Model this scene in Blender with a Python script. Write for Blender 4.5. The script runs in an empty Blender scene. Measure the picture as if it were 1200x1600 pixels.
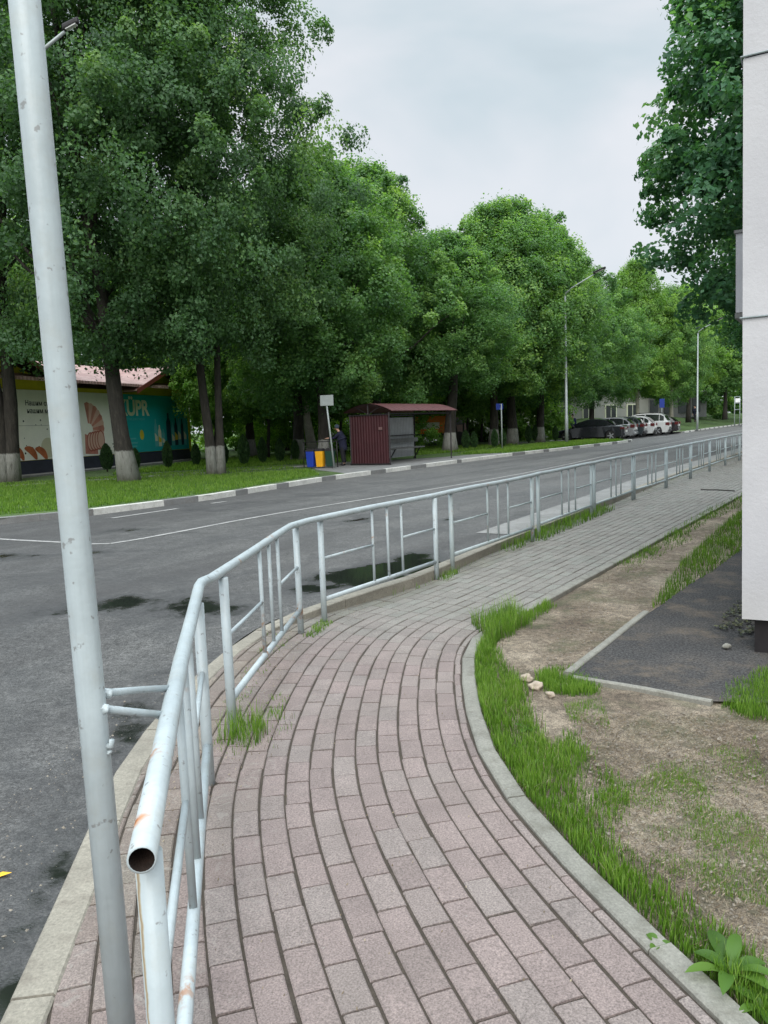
import bpy, bmesh, math, random
import numpy as np
from mathutils import Vector, Matrix
from mathutils import noise as mn
random.seed(7); rng = np.random.default_rng(7)
S = bpy.context.scene
COL = S.collection
PI = math.pi

# ---------------------------------------------------------------- survey of the place (photo measured once, on the ground plane)
FOC, PITCH, ROLL, EYE = 1200.0, math.radians(6.4), 0.038, 1.6
def G(px, py, z=0.0):
    x = (px-600)/FOC; y = -(py-800)/FOC
    c, s = math.cos(ROLL), math.sin(ROLL)
    xr = x*c+y*s; yr = -x*s+y*c
    cp, sp = math.cos(PITCH), math.sin(PITCH)
    d = (xr, cp+yr*sp, -sp+yr*cp)
    t = (z-EYE)/d[2]
    return (d[0]*t, d[1]*t)

# ---------------------------------------------------------------- node helpers
def new_mat(name):
    m = bpy.data.materials.new(name); m.use_nodes = True
    nt = m.node_tree; nt.nodes.clear()
    out = nt.nodes.new('ShaderNodeOutputMaterial')
    b = nt.nodes.new('ShaderNodeBsdfPrincipled')
    nt.links.new(b.outputs[0], out.inputs[0])
    return m, nt, b, out
def N(nt, t, **kw):
    n = nt.nodes.new(t)
    for k, v in kw.items():
        if k.startswith('i_'):
            n.inputs[int(k[2:]) if k[2:].isdigit() else k[2:].replace('_', ' ')].default_value = v
        else: setattr(n, k, v)
    return n
def coords(nt, kind='Object'):
    return nt.nodes.new('ShaderNodeTexCoord').outputs[kind]
def worldpos(nt):
    return nt.nodes.new('ShaderNodeNewGeometry').outputs['Position']
def noise(nt, vec, scale, detail=6, rough=.55, dist=0):
    n = N(nt, 'ShaderNodeTexNoise'); n.inputs['Scale'].default_value = scale
    n.inputs['Detail'].default_value = detail; n.inputs['Roughness'].default_value = rough
    n.inputs['Distortion'].default_value = dist
    nt.links.new(vec, n.inputs['Vector']); return n.outputs['Fac']
def ramp(nt, fac, stops):
    r = N(nt, 'ShaderNodeValToRGB'); e = r.color_ramp.elements
    while len(e) < len(stops): e.new(.5)
    for k, (p, c) in enumerate(stops):
        e[k].position = p
        e[k].color = (c, c, c, 1) if isinstance(c, (int, float)) else (*c, 1)
    nt.links.new(fac, r.inputs[0]); return r.outputs[0]
def mix(nt, fac, a, b, mode='MIX'):
    m = N(nt, 'ShaderNodeMix'); m.data_type = 'RGBA'; m.blend_type = mode
    for s, v in ((0, fac), (6, a), (7, b)):
        if hasattr(v, 'is_linked'): nt.links.new(v, m.inputs[s])
        elif isinstance(v, (int, float)): m.inputs[s].default_value = v if s == 0 else (v, v, v, 1)
        else: m.inputs[s].default_value = (*v, 1)
    return m.outputs[2]
def math_(nt, op, a, b=None, c=None):
    m = N(nt, 'ShaderNodeMath'); m.operation = op
    for i, v in enumerate((a, b, c)):
        if v is None: continue
        if hasattr(v, 'is_linked'): nt.links.new(v, m.inputs[i])
        else: m.inputs[i].default_value = v
    return m.outputs[0]
def bump(nt, b, h, strength=.4, dist=.01):
    n = N(nt, 'ShaderNodeBump'); n.inputs['Strength'].default_value = strength
    n.inputs['Distance'].default_value = dist
    nt.links.new(h, n.inputs['Height']); nt.links.new(n.outputs[0], b.inputs['Normal'])
def simple(name, col, rough=.6, metal=0, var=.25, scale=6, bmp=.15, bd=.004, spec=.4):
    m, nt, b, o = new_mat(name)
    v = coords(nt)
    n1 = noise(nt, v, scale, 6, .6); n2 = noise(nt, v, scale*9, 3, .6)
    f = math_(nt, 'ADD', math_(nt, 'MULTIPLY', n1, .65), math_(nt, 'MULTIPLY', n2, .35))
    c = ramp(nt, f, [(.3, tuple(x*(1-var) for x in col)), (.7, tuple(min(1, x*(1+var)) for x in col))])
    nt.links.new(c, b.inputs['Base Color'])
    b.inputs['Roughness'].default_value = rough; b.inputs['Metallic'].default_value = metal
    b.inputs['Specular IOR Level'].default_value = spec
    if bmp: bump(nt, b, n2, bmp, bd)
    return m

def mat_white_paint(name='white_paint', tint=(.39, .44, .455)):
    m, nt, b, o = new_mat(name)
    v = worldpos(nt)
    n1 = noise(nt, v, 5, 5, .6)
    c = ramp(nt, n1, [(.3, tuple(x*.86 for x in tint)), (.7, tuple(x*1.08 for x in tint))])
    # runs and chips
    st = N(nt, 'ShaderNodeMapping'); st.inputs['Scale'].default_value = (60, 60, 4); nt.links.new(v, st.inputs[0])
    n2 = noise(nt, st.outputs[0], 1, 4, .5)
    c = mix(nt, ramp(nt, n2, [(.45, 0), (.75, .35)]), c, tuple(x*.72 for x in tint))
    n3 = noise(nt, v, 34, 3, .55)
    c = mix(nt, ramp(nt, n3, [(.655, 0), (.70, .8)]), c, (.19, .19, .185))
    dn = noise(nt, v, 12, 6, .7)
    c = mix(nt, ramp(nt, dn, [(.5, 0), (.75, .4)]), c, (.34, .34, .30))
    n4 = noise(nt, v, 3.1, 2, .5)
    n5 = noise(nt, v, 26, 4, .6)
    rust = math_(nt, 'MULTIPLY', ramp(nt, n4, [(.62, 0), (.7, 1)]), ramp(nt, n5, [(.5, 0), (.62, .8)]))
    c = mix(nt, rust, c, (.30, .13, .045))
    nt.links.new(c, b.inputs['Base Color'])
    b.inputs['Roughness'].default_value = .42
    b.inputs['Specular IOR Level'].default_value = .45
    bump(nt, b, math_(nt, 'ADD', n2, noise(nt, v, 55, 3, .5)), .35, .0025)
    return m

def mat_rail_rust():
    m = mat_white_paint('white_paint_rusty'); nt = m.node_tree
    b = [n for n in nt.nodes if n.type == 'BSDF_PRINCIPLED'][0]
    base = b.inputs['Base Color'].links[0].from_socket
    v = worldpos(nt)
    def blob(c, r, amt, col, base, ns=30, sz=(1, 1, 1)):
        mp = N(nt, 'ShaderNodeMapping'); mp.vector_type = 'POINT'
        mp.inputs['Location'].default_value = tuple(-c[i]*sz[i] for i in range(3)); mp.inputs['Scale'].default_value = sz
        nt.links.new(v, mp.inputs[0])
        ln = N(nt, 'ShaderNodeVectorMath'); ln.operation = 'LENGTH'; nt.links.new(mp.outputs[0], ln.inputs[0])
        d = math_(nt, 'ADD', ln.outputs[1 if len(ln.outputs) > 1 else 0], math_(nt, 'MULTIPLY', noise(nt, v, ns, 5, .6), r*1.1))
        f = ramp(nt, math_(nt, 'DIVIDE', d, r*2), [(.35, amt), (.62, 0)])
        return mix(nt, f, base, col)
    # rust drip down the first post is in post_rust
    base = blob((RAIL0[0]-.040, RAIL0[1]+.10, RAILZ-.010), .042, .95, (.42, .17, .05), base)
    base = blob((RAIL0[0]-.045, RAIL0[1]+.105, RAILZ-.012), .020, .9, (.22, .08, .03), base)
    nt.links.new(base, b.inputs['Base Color'])
    return m

# ---------------------------------------------------------------- object helpers
def link_mesh(name, me, mat=None, parent=None, smooth=False):
    o = bpy.data.objects.new(name, me); COL.objects.link(o)
    if mat is not None:
        for mm in (mat if isinstance(mat, (list, tuple)) else [mat]): me.materials.append(mm)
    if parent is not None: o.parent = parent
    if smooth: me.polygons.foreach_set('use_smooth', [True]*len(me.polygons))
    return o
def obj(name, bm, mat, parent=None, smooth=False, bevel=0):
    if bevel:
        es = [e for e in bm.edges if len(e.link_faces) == 2 and e.calc_face_angle(0) > .5]
        bmesh.ops.bevel(bm, geom=es, offset=bevel, segments=2, affect='EDGES', profile=.6, clamp_overlap=True)
    bmesh.ops.recalc_face_normals(bm, faces=bm.faces)
    me = bpy.data.meshes.new(name); bm.to_mesh(me); bm.free()
    return link_mesh(name, me, mat, parent, smooth)
def thing(name, label, cat, loc=(0, 0, 0), rz=0, group=None):
    o = bpy.data.objects.new(name, None); COL.objects.link(o); o.empty_display_size = .1
    o.location = loc; o.rotation_euler = (0, 0, rz)
    return tag(o, label, cat, group)
def tag(o, label, cat, group=None):
    o['label'] = label; o['category'] = cat
    if group: o['group'] = group
    return o
def struct(o, label=None, kind='structure'):
    o['kind'] = kind
    if label: o['label'] = label
    return o
def dup(root, loc, rz, label, group=None, scale=None):
    r = root.copy(); COL.objects.link(r); r.location = loc; r.rotation_euler = (0, 0, rz); r['label'] = label
    if group: r['group'] = group
    if scale: r.scale = scale
    for ch in list(root.children):
        c = ch.copy(); COL.objects.link(c); c.parent = r
        for gch in ch.children:
            d = gch.copy(); COL.objects.link(d); d.parent = c
    return r
def box(bm, c, s, rz=0, M=None):
    m = Matrix.Translation(c) @ Matrix.Rotation(rz, 4, 'Z') @ Matrix.Diagonal((*s, 1))
    if M is not None: m = M @ m
    return bmesh.ops.create_cube(bm, size=1, matrix=m)['verts']
def ring(c, t, r, n, ref):
    t = t.normalized(); a = t.cross(ref)
    if a.length < 1e-4: a = t.cross(Vector((1, 0, .3)))
    a.normalize(); b = t.cross(a)
    return [c + a*math.cos(2*PI*k/n)*r + b*math.sin(2*PI*k/n)*r for k in range(n)]
def tube(bm, pts, r, n=12, caps=True, jit=0):
    pts = [Vector(p) for p in pts]; rs = r if isinstance(r, (list, tuple)) else [r]*len(pts)
    ref = Vector((.13, .07, 1)).normalized() if abs((pts[-1]-pts[0]).normalized().z) < .9 else Vector((1, .1, 0)).normalized()
    rings = []
    for i, p in enumerate(pts):
        t = (pts[min(i+1, len(pts)-1)]-pts[max(i-1, 0)])
        rr = ring(p, t, rs[i], n, ref)
        if jit:
            rr = [p+(q-p)*(1+random.uniform(-jit, jit)) for q in rr]
        rings.append([bm.verts.new(q) for q in rr])
    for a, b in zip(rings, rings[1:]):
        for k in range(n):
            f = bm.faces.new((a[k], a[(k+1) % n], b[(k+1) % n], b[k])); f.smooth = True
    if caps:
        bm.faces.new(rings[0][::-1]); bm.faces.new(rings[-1])
    return rings
def sheet(name, pts, z, mat, parent=None, extra=None):
    bm = bmesh.new()
    vs = [bm.verts.new((p[0], p[1], z)) for p in pts]
    f = bm.faces.new(vs); bmesh.ops.triangulate(bm, faces=[f])
    for f in bm.faces:
        f.normal_update()
        if f.normal.z < 0: f.normal_flip()
    me = bpy.data.meshes.new(name); bm.to_mesh(me); bm.free()
    return link_mesh(name, me, mat, parent)
def smooth_line(pts, it=2):
    pts = [tuple(p) for p in pts]
    for _ in range(it):
        q = [pts[0]]
        for a, b in zip(pts, pts[1:]):
            q.append(tuple(a[i]*.75+b[i]*.25 for i in range(len(a)))); q.append(tuple(a[i]*.25+b[i]*.75 for i in range(len(a))))
        q.append(pts[-1]); pts = q
    return pts
def resample(pts, step):
    P = np.array(pts, float); d = np.r_[0, np.cumsum(np.hypot(*(np.diff(P[:, :2], axis=0).T)))]
    n = max(2, int(d[-1]/step)+1); s = np.linspace(0, d[-1], n)
    return np.stack([np.interp(s, d, P[:, i]) for i in range(P.shape[1])], 1), s
def normals(P):
    t = np.gradient(P[:, :2], axis=0); t /= np.linalg.norm(t, axis=1)[:, None]
    return t, np.stack([-t[:, 1], t[:, 0]], 1)     # tangent, left normal
def inpoly(P, poly):
    x, y = P[:, 0], P[:, 1]; ins = np.zeros(len(P), bool); n = len(poly)
    for i in range(n):
        x1, y1 = poly[i]; x2, y2 = poly[(i+1) % n]
        c = ((y1 > y) != (y2 > y)) & (x < (x2-x1)*(y-y1)/((y2-y1) + 1e-12)+x1)
        ins ^= c
    return ins
def mesh_from(name, V, F, mat, parent=None, attrs=None, smooth=False):
    me = bpy.data.meshes.new(name)
    V = np.asarray(V, np.float32); F = np.asarray(F, np.int32)
    k = F.shape[1]
    me.vertices.add(len(V)); me.vertices.foreach_set('co', V.ravel())
    me.loops.add(F.size); me.loops.foreach_set('vertex_index', F.ravel())
    me.polygons.add(len(F)); me.polygons.foreach_set('loop_start', np.arange(0, F.size, k, dtype=np.int32))
    me.polygons.foreach_set('loop_total', np.full(len(F), k, np.int32))
    me.update(calc_edges=True)
    for nm, a in (attrs or {}).items():
        if a.ndim == 1:
            at = me.attributes.new(nm, 'FLOAT', 'POINT'); at.data.foreach_set('value', a.astype(np.float32))
        else:
            at = me.attributes.new(nm, 'FLOAT_COLOR', 'POINT'); at.data.foreach_set('color', a.astype(np.float32).ravel())
    me.polygons.foreach_set('use_smooth', [bool(smooth)]*len(me.polygons))
    return link_mesh(name, me, mat, parent, smooth)

# ---------------------------------------------------------------- lines of the place
KOUT = smooth_line([(-.2, -8), (-.62, -2), (-.86, 0), (-1.0, 1.0), (-1.11, 1.95), (-1.26, 2.97), (-1.35, 3.61), (-1.34, 4.3), (-1.28, 5.1), (-1.16, 5.75), (-.98, 6.2), (-.62, 6.62),
        (-.22, 7.05), (.24, 7.62), (.70, 8.45), (1.36, 9.65), (2.45, 11.45), (3.9, 13.85), (7.3, 19.6), (12.9, 28.2), (17, 34.6), (45, 75), (110, 170)], 2)
KR_IN = smooth_line([(1.9, -2), (1.45, 0), (1.1, 1.1), (.83, 1.86), (.58, 2.64), (.44, 3.25), (.40, 3.8), (.43, 4.5), (.5, 5.2), (.66, 5.72), (.96, 6.14), (1.35, 6.7),
        (2.45, 8.35), (7.17, 15.26), (13.0, 24), (22, 37), (45, 70)], 2)
PK, _ = resample(KOUT, .08); PR, _ = resample(KR_IN, .05)
def kx(y): return np.interp(y, PK[:, 1], PK[:, 0])
def rx(y): return np.interp(y, PR[:, 1], PR[:, 0])
def road_z(x, y):
    t = np.clip((np.asarray(y)-5.0)/2.2, 0, 1); return -.016+.088*t*t*(3-2*t)
FARK = [(-60, 12.4), (-16, 12.6), (-10, 12.85), (-8.2, 13.2), (-6.99, 13.91), (-5.71, 14.95), (-3.92, 17.44), (-3.16, 19.09), (-1.5, 22.6), (-.15, 24.7), (2.19, 28.36),
        (5.74, 33.93), (8.88, 37.9), (12.7, 43), (14.9, 46.1), (15.4, 47.2), (15.1, 48.3), (11.2, 51.2), (20.5, 66.5), (24.8, 63.6), (25.7, 64.9), (33, 77), (44.6, 95.2), (110, 190)]

# ---------------------------------------------------------------- materials
M = {}
def asphalt(name, wet=True):
    m, nt, b, o = new_mat(name); v = worldpos(nt)
    big = noise(nt, v, .35, 5, .6); mid = noise(nt, v, 2.2, 6, .62); fine = noise(nt, v, 70, 4, .85); grit = N(nt, 'ShaderNodeTexVoronoi'); grit.inputs['Scale'].default_value = 110
    nt.links.new(v, grit.inputs['Vector'])
    c = ramp(nt, mid, [(.3, (0.0465, 0.04526, 0.0434)), (.7, (0.07316, 0.0713, 0.0682))])
    sxx = N(nt, 'ShaderNodeSeparateXYZ'); nt.links.new(v, sxx.inputs[0])
    if wet:
        fx = N(nt, 'ShaderNodeMapRange'); fx.inputs[1].default_value = -3.0; fx.inputs[2].default_value = 2.5
        nt.links.new(math_(nt, 'ADD', sxx.outputs[0], math_(nt, 'MULTIPLY', big, 2.0)), fx.inputs[0])
        c = mix(nt, math_(nt, 'MULTIPLY', fx.outputs[0], .55), c, (0.1302, 0.1271, 0.1209))
    c = mix(nt, .75, c, ramp(nt, fine, [(.38, .15), (.62, 1.9)]), 'MULTIPLY')
    c = mix(nt, ramp(nt, grit.outputs['Distance'], [(.10, .7), (.32, 0)]), c, (0.1674, 0.1624, 0.155))
    c = mix(nt, ramp(nt, big, [(.42, 0), (.62, .35)]), c, (0.0434, 0.0434, 0.04526))
    if not wet:
        c = mix(nt, ramp(nt, noise(nt, v, 1.3, 5, .6), [(.5, 0), (.75, .5)]), c, (.17, .145, .12))
        c = mix(nt, .5, c, (0.0375, 0.036, 0.0375))
        c = mix(nt, .8, c, ramp(nt, noise(nt, v, 60, 4, .8), [(.38, .35), (.6, 1.6)]), 'MULTIPLY')
        nt.links.new(c, b.inputs['Base Color']); b.inputs['Roughness'].default_value = .95; b.inputs['Specular IOR Level'].default_value = .15
        
        dr = math_(nt, 'MULTIPLY', ramp(nt, noise(nt, v, 2.3, 6, .7), [(.50, 0), (.66, .75)]), ramp(nt, noise(nt, v, 40, 4, .8), [(.4, .3), (.6, 1)]))
        c = mix(nt, dr, c, (.15, .12, .09)); c = mix(nt, ramp(nt, noise(nt, v, 110, 3, .8), [(.62, 0), (.68, .6)]), c, (.17, .165, .16))
        nt.links.new(c, b.inputs['Base Color'])
        bump(nt, b, noise(nt, v, 90, 4, .8), .6, .003); return m
    g2 = noise(nt, v, 26, 5, .8); g3 = noise(nt, v, 8, 6, .7)
    c = mix(nt, 1, c, ramp(nt, g2, [(.38, .62), (.62, 1.42)]), 'MULTIPLY'); c = mix(nt, 1, c, ramp(nt, g3, [(.35, .80), (.65, 1.2)]), 'MULTIPLY')
    ck = N(nt, 'ShaderNodeTexVoronoi'); ck.feature = 'DISTANCE_TO_EDGE'; ck.inputs['Scale'].default_value = .33
    wv3 = N(nt, 'ShaderNodeVectorMath'); wv3.operation = 'ADD'; nt.links.new(v, wv3.inputs[0])
    nc = N(nt, 'ShaderNodeTexNoise'); nc.inputs['Scale'].default_value = 1.5; nc.inputs['Detail'].default_value = 6; nt.links.new(v, nc.inputs['Vector']); nt.links.new(nc.outputs['Color'], wv3.inputs[1]); nt.links.new(wv3.outputs[0], ck.inputs['Vector'])
    c = mix(nt, math_(nt, 'MULTIPLY', ramp(nt, ck.outputs['Distance'], [(.0, .8), (.006, 0)]), ramp(nt, g3, [(.45, 0), (.6, 1)])), c, (.015, .014, .013))
    # polished tyre lanes further out (dark streaks along the road)
    mp = N(nt, 'ShaderNodeMapping'); mp.inputs['Rotation'].default_value = (0, 0, math.radians(-56)); mp2 = N(nt, 'ShaderNodeMapping'); mp2.inputs['Scale'].default_value = (.05, .75, 1)
    mp.vector_type = 'POINT'; mp.inputs['Rotation'].default_value = (0, 0, -math.radians(56)); nt.links.new(v, mp.inputs[0]); nt.links.new(mp.outputs[0], mp2.inputs[0])
    strk = noise(nt, mp2.outputs[0], 1.6, 4, .55)
    c = mix(nt, ramp(nt, strk, [(.48, 0), (.64, .55)]), c, (0.0341, 0.03224, 0.03224))
    c = mix(nt, ramp(nt, strk, [(.3, .3), (.42, 0)]), c, (0.1178, 0.1147, 0.1116))
    # damp patches and standing water near the kerb
    warp = noise(nt, v, 1.7, 5, .6); warp2 = noise(nt, v, 6, 4, .6)
    wsum = None
    for (cx, cy, a, bb, ang, w) in WET:
        mm = N(nt, 'ShaderNodeMapping'); mm.vector_type = 'TEXTURE'
        mm.inputs['Location'].default_value = (cx, cy, 0); mm.inputs['Rotation'].default_value = (0, 0, math.radians(ang)); mm.inputs['Scale'].default_value = (a, bb, 1000)
        nt.links.new(v, mm.inputs[0])
        ln = N(nt, 'ShaderNodeVectorMath'); ln.operation = 'LENGTH'; nt.links.new(mm.outputs[0], ln.inputs[0])
        d = math_(nt, 'MULTIPLY', math_(nt, 'SUBTRACT', 1.35, ln.outputs['Value']), w)
        wsum = d if wsum is None else math_(nt, 'MAXIMUM', wsum, d)
    wv = math_(nt, 'ADD', wsum, math_(nt, 'MULTIPLY', math_(nt, 'SUBTRACT', warp, .5), 2.2))
    wv = math_(nt, 'ADD', wv, math_(nt, 'MULTIPLY', math_(nt, 'SUBTRACT', warp2, .5), .8))
    damp0 = ramp(nt, wv, [(0, 0), (.25, .4), (.6, 1)]); blot = ramp(nt, noise(nt, v, .75, 6, .62, .8), [(.50, 0), (.64, .62)]); damp = math_(nt, 'MAXIMUM', damp0, blot); pud = ramp(nt, wv, [(.62, 0), (.92, 1)])
    c = mix(nt, math_(nt, 'MULTIPLY', damp, .55), c, (.03, .03, .032))
    c = mix(nt, pud, c, (.014, .016, .014))
    nt.links.new(c, b.inputs['Base Color'])
    r = math_(nt, 'SUBTRACT', .82, math_(nt, 'MULTIPLY', damp, .30))
    r = math_(nt, 'SUBTRACT', r, math_(nt, 'MULTIPLY', pud, .53))
    nt.links.new(math_(nt, 'MAXIMUM', r, .03), b.inputs['Roughness'])
    n = N(nt, 'ShaderNodeBump'); n.inputs['Distance'].default_value = .005
    nt.links.new(math_(nt, 'SUBTRACT', .75, math_(nt, 'MULTIPLY', pud, .74)), n.inputs['Strength'])
    nt.links.new(math_(nt, 'ADD', fine, math_(nt, 'MULTIPLY', grit.outputs['Distance'], .5)), n.inputs['Height']); nt.links.new(n.outputs[0], b.inputs['Normal'])
    return m
def gp(px, py, a, b, ang, w=1.0):
    p = G(px, py, .07 if py < 950 else 0); return (p[0], p[1], a, b, ang, w)
WET = [gp(590, 893, 1.15, .48, 50, 1.4), gp(640, 872, .5, .25, 50, 1.0), gp(190, 955, 1.0, .4, 20, .74), gp(310, 960, .6, .8, 10, .70), gp(225, 1110, .30, 1.0, 12, .62), gp(105, 1330, .26, .9, 0, .60),
       gp(10, 1530, .45, .7, 0, .60), gp(60, 868, 1.1, .3, 0, .55), gp(200, 829, .6, .3, 10, .55), gp(350, 960, .35, .5, 30, .6), gp(1055, 745, .4, .25, 50, .8), gp(560, 812, .8, .35, 50, .55), gp(700, 812, .8, .3, 50, .5)]
M['asphalt'] = asphalt('wet_asphalt')
M['apron'] = asphalt('old_asphalt', False)

def mat_paver():
    m, nt, b, o = new_mat('paver'); v = worldpos(nt)
    at = N(nt, 'ShaderNodeAttribute'); at.attribute_name = 'Col'
    n1 = noise(nt, v, 4, 6, .6); n2 = noise(nt, v, 160, 4, .75); n3 = noise(nt, v, 45, 4, .6); n4 = noise(nt, v, .9, 5, .6)
    c = mix(nt, 1, at.outputs['Color'], ramp(nt, n1, [(.3, .86), (.7, 1.12)]), 'MULTIPLY')
    c = mix(nt, 1, c, ramp(nt, n2, [(.34, .5), (.66, 1.5)]), 'MULTIPLY')
    c = mix(nt, ramp(nt, n3, [(.69, 0), (.75, .5)]), c, (0.322, 0.308, 0.287))
    c = mix(nt, ramp(nt, n3, [(.29, .6), (.36, 0)]), c, (.09, .07, .065))
    n6 = noise(nt, v, 7.5, 5, .6)
    c = mix(nt, ramp(nt, n6, [(.66, 0), (.74, .45)]), c, (.10, .075, .07))
    c = mix(nt, ramp(nt, n4, [(.5, 0), (.7, .35)]), c, (.15, .13, .11))
    # lime splashes near the railing
    vo = N(nt, 'ShaderNodeTexNoise'); vo.inputs['Scale'].default_value = 16; vo.inputs['Detail'].default_value = 7; vo.inputs['Distortion'].default_value = 1.5; nt.links.new(v, vo.inputs['Vector'])
    sx = N(nt, 'ShaderNodeSeparateXYZ'); nt.links.new(v, sx.inputs[0])
    side = N(nt, 'ShaderNodeMapRange'); side.inputs[1].default_value = -.3; side.inputs[2].default_value = -.72; nt.links.new(sx.outputs[0], side.inputs[0])
    c = mix(nt, math_(nt, 'MULTIPLY', side.outputs[0], ramp(nt, vo.outputs['Fac'], [(.58, 0), (.66, .45)])), c, (0.28, 0.259, 0.231))
    nt.links.new(c, b.inputs['Base Color']); b.inputs['Roughness'].default_value = .82
    bump(nt, b, math_(nt, 'ADD', n2, math_(nt, 'MULTIPLY', n3, .8)), .5, .003)
    return m
M['paver'] = mat_paver()
M['joint'] = simple('joint_soil', (0.06, 0.048, 0.0368), .95, var=.4, scale=20, bmp=.8, bd=.01)
def mat_concrete(name, col, stain=(.12, .10, .08), amt=.5):
    m, nt, b, o = new_mat(name); v = worldpos(nt)
    n1 = noise(nt, v, 2.5, 6, .65); n2 = noise(nt, v, 90, 4, .75); n3 = noise(nt, v, 11, 5, .6)
    c = ramp(nt, n1, [(.3, tuple(x*.78 for x in col)), (.7, tuple(x*1.15 for x in col))])
    c = mix(nt, 1, c, ramp(nt, n2, [(.3, .7), (.7, 1.25)]), 'MULTIPLY')
    c = mix(nt, ramp(nt, n3, [(.5, 0), (.72, amt)]), c, stain)
    nt.links.new(c, b.inputs['Base Color']); b.inputs['Roughness'].default_value = .85
    bump(nt, b, math_(nt, 'ADD', n2, n3), .5, .006); return m
M['kerb'] = mat_concrete('kerb_concrete', (0.2592, 0.2376, 0.1944))
M['kerb_dirty'] = mat_concrete('kerb_dirty', (0.216, 0.2088, 0.18), (0.0936, 0.0864, 0.0648), .6)
M['kerb_grey'] = mat_concrete('kerb_grey', (0.1728, 0.1728, 0.1692))
M['kerb_white'] = mat_concrete('kerb_whitewash', (0.5328, 0.5256, 0.4896), (0.2016, 0.1872, 0.1584), .4)
M['gutter'] = mat_concrete('gutter_concrete', (0.2376, 0.234, 0.2232))
M['marking'] = mat_concrete('worn_marking', (0.3, 0.294, 0.282), (0.096, 0.096, 0.096), .75)

def mat_dirt():
    m, nt, b, o = new_mat('dirt_ground'); v = worldpos(nt)
    n1 = noise(nt, v, 1.1, 6, .65, .6); n2 = noise(nt, v, 9, 6, .7); n3 = noise(nt, v, 130, 4, .8); n4 = noise(nt, v, .8, 4, .6)
    c = ramp(nt, n1, [(.30, (0.1122, 0.0825, 0.05808)), (.45, (0.2178, 0.1716, 0.1241)), (.60, (0.3564, 0.2937, 0.2211))])
    c = mix(nt, 1, c, ramp(nt, n2, [(.25, .55), (.5, 1.0), (.75, 1.3)]), 'MULTIPLY')
    c = mix(nt, 1, c, ramp(nt, n3, [(.36, .35), (.64, 1.6)]), 'MULTIPLY')
    n7 = noise(nt, v, 22, 6, .8); c = mix(nt, 1, c, ramp(nt, n7, [(.36, .55), (.62, 1.35)]), 'MULTIPLY')
    n5 = noise(nt, v, 38, 5, .75); c = mix(nt, ramp(nt, n5, [(.56, 0), (.66, .6)]), c, (0.0594, 0.0429, 0.0297)); c = mix(nt, ramp(nt, n5, [(.32, .5), (.40, 0)]), c, (0.3036, 0.264, 0.2046))
    g = math_(nt, 'MULTIPLY', ramp(nt, noise(nt, v, 1.9, 6, .7), [(.5, 0), (.64, .7)]), ramp(nt, n3, [(.35, .3), (.6, 1)]))
    c = mix(nt, g, c, (.07, .095, .035))
    nt.links.new(c, b.inputs['Base Color']); b.inputs['Roughness'].default_value = .95
    bump(nt, b, math_(nt, 'ADD', math_(nt, 'MULTIPLY', n2, 2.0), n3), .9, .02); return m
M['dirt'] = mat_dirt()
def mat_turf():
    m, nt, b, o = new_mat('turf_soil'); v = worldpos(nt)
    n1 = noise(nt, v, .5, 6, .65); n2 = noise(nt, v, 14, 5, .75)
    c = ramp(nt, n1, [(.3, (0.04125, 0.075, 0.0165)), (.55, (0.06375, 0.1162, 0.024)), (.75, (0.0975, 0.135, 0.0375))])
    c = mix(nt, 1, c, ramp(nt, n2, [(.3, .5), (.7, 1.4)]), 'MULTIPLY')
    nt.links.new(c, b.inputs['Base Color']); b.inputs['Roughness'].default_value = .95
    bump(nt, b, n2, .9, .05); return m
M['turf'] = mat_turf()

def mat_leaf(name, c0, c1, c2, trans=.35):
    m, nt, b, o = new_mat(name)
    at = N(nt, 'ShaderNodeAttribute'); at.attribute_name = 'tint'
    oi = N(nt, 'ShaderNodeObjectInfo')
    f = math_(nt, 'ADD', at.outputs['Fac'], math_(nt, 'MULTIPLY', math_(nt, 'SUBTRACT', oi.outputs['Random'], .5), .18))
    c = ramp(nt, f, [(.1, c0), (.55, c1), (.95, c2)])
    nt.links.new(c, b.inputs['Base Color']); b.inputs['Roughness'].default_value = .48; b.inputs['Specular IOR Level'].default_value = .35
    t = N(nt, 'ShaderNodeBsdfTranslucent'); nt.links.new(mix(nt, 1, c, (1.25, 1.35, .55), 'MULTIPLY'), t.inputs[0])
    ms = N(nt, 'ShaderNodeMixShader'); ms.inputs[0].default_value = trans
    nt.links.new(b.outputs[0], ms.inputs[1]); nt.links.new(t.outputs[0], ms.inputs[2]); nt.links.new(ms.outputs[0], o.inputs[0])
    return m
M['leaf_dark'] = mat_leaf('leaf_dark', (.050, .110, .050), (.100, .200, .082), (.20, .32, .10), .48)
M['leaf_mid'] = mat_leaf('leaf_mid', (.058, .145, .052), (.135, .265, .086), (.28, .43, .12), .5)
M['leaf_lime'] = mat_leaf('leaf_lime', (.08, .17, .045), (.16, .30, .065), (.28, .43, .10), .5)
M['leaf_bright'] = mat_leaf('leaf_bright', (.10, .21, .05), (.20, .36, .075), (.34, .52, .12), .55)
M['leaf_blue'] = mat_leaf('leaf_maple', (.036, .108, .058), (.075, .19, .092), (.15, .29, .11), .45)
M['leaf_thuja'] = mat_leaf('thuja_scale', (.02, .05, .02), (.045, .10, .035), (.09, .17, .05), .25)
M['grass'] = mat_leaf('grass_blade', (0.0546, 0.1092, 0.0156), (0.117, 0.234, 0.0273), (0.234, 0.3432, 0.0702), .45)
M['weed'] = mat_leaf('weed_leaf', (0.045, 0.105, 0.015), (0.075, 0.165, 0.0225), (0.1275, 0.225, 0.0375), .4)
M['straw'] = mat_leaf('straw', (0.105, 0.075, 0.045), (0.2025, 0.1575, 0.105), (0.315, 0.2625, 0.1875), .1)

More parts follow.
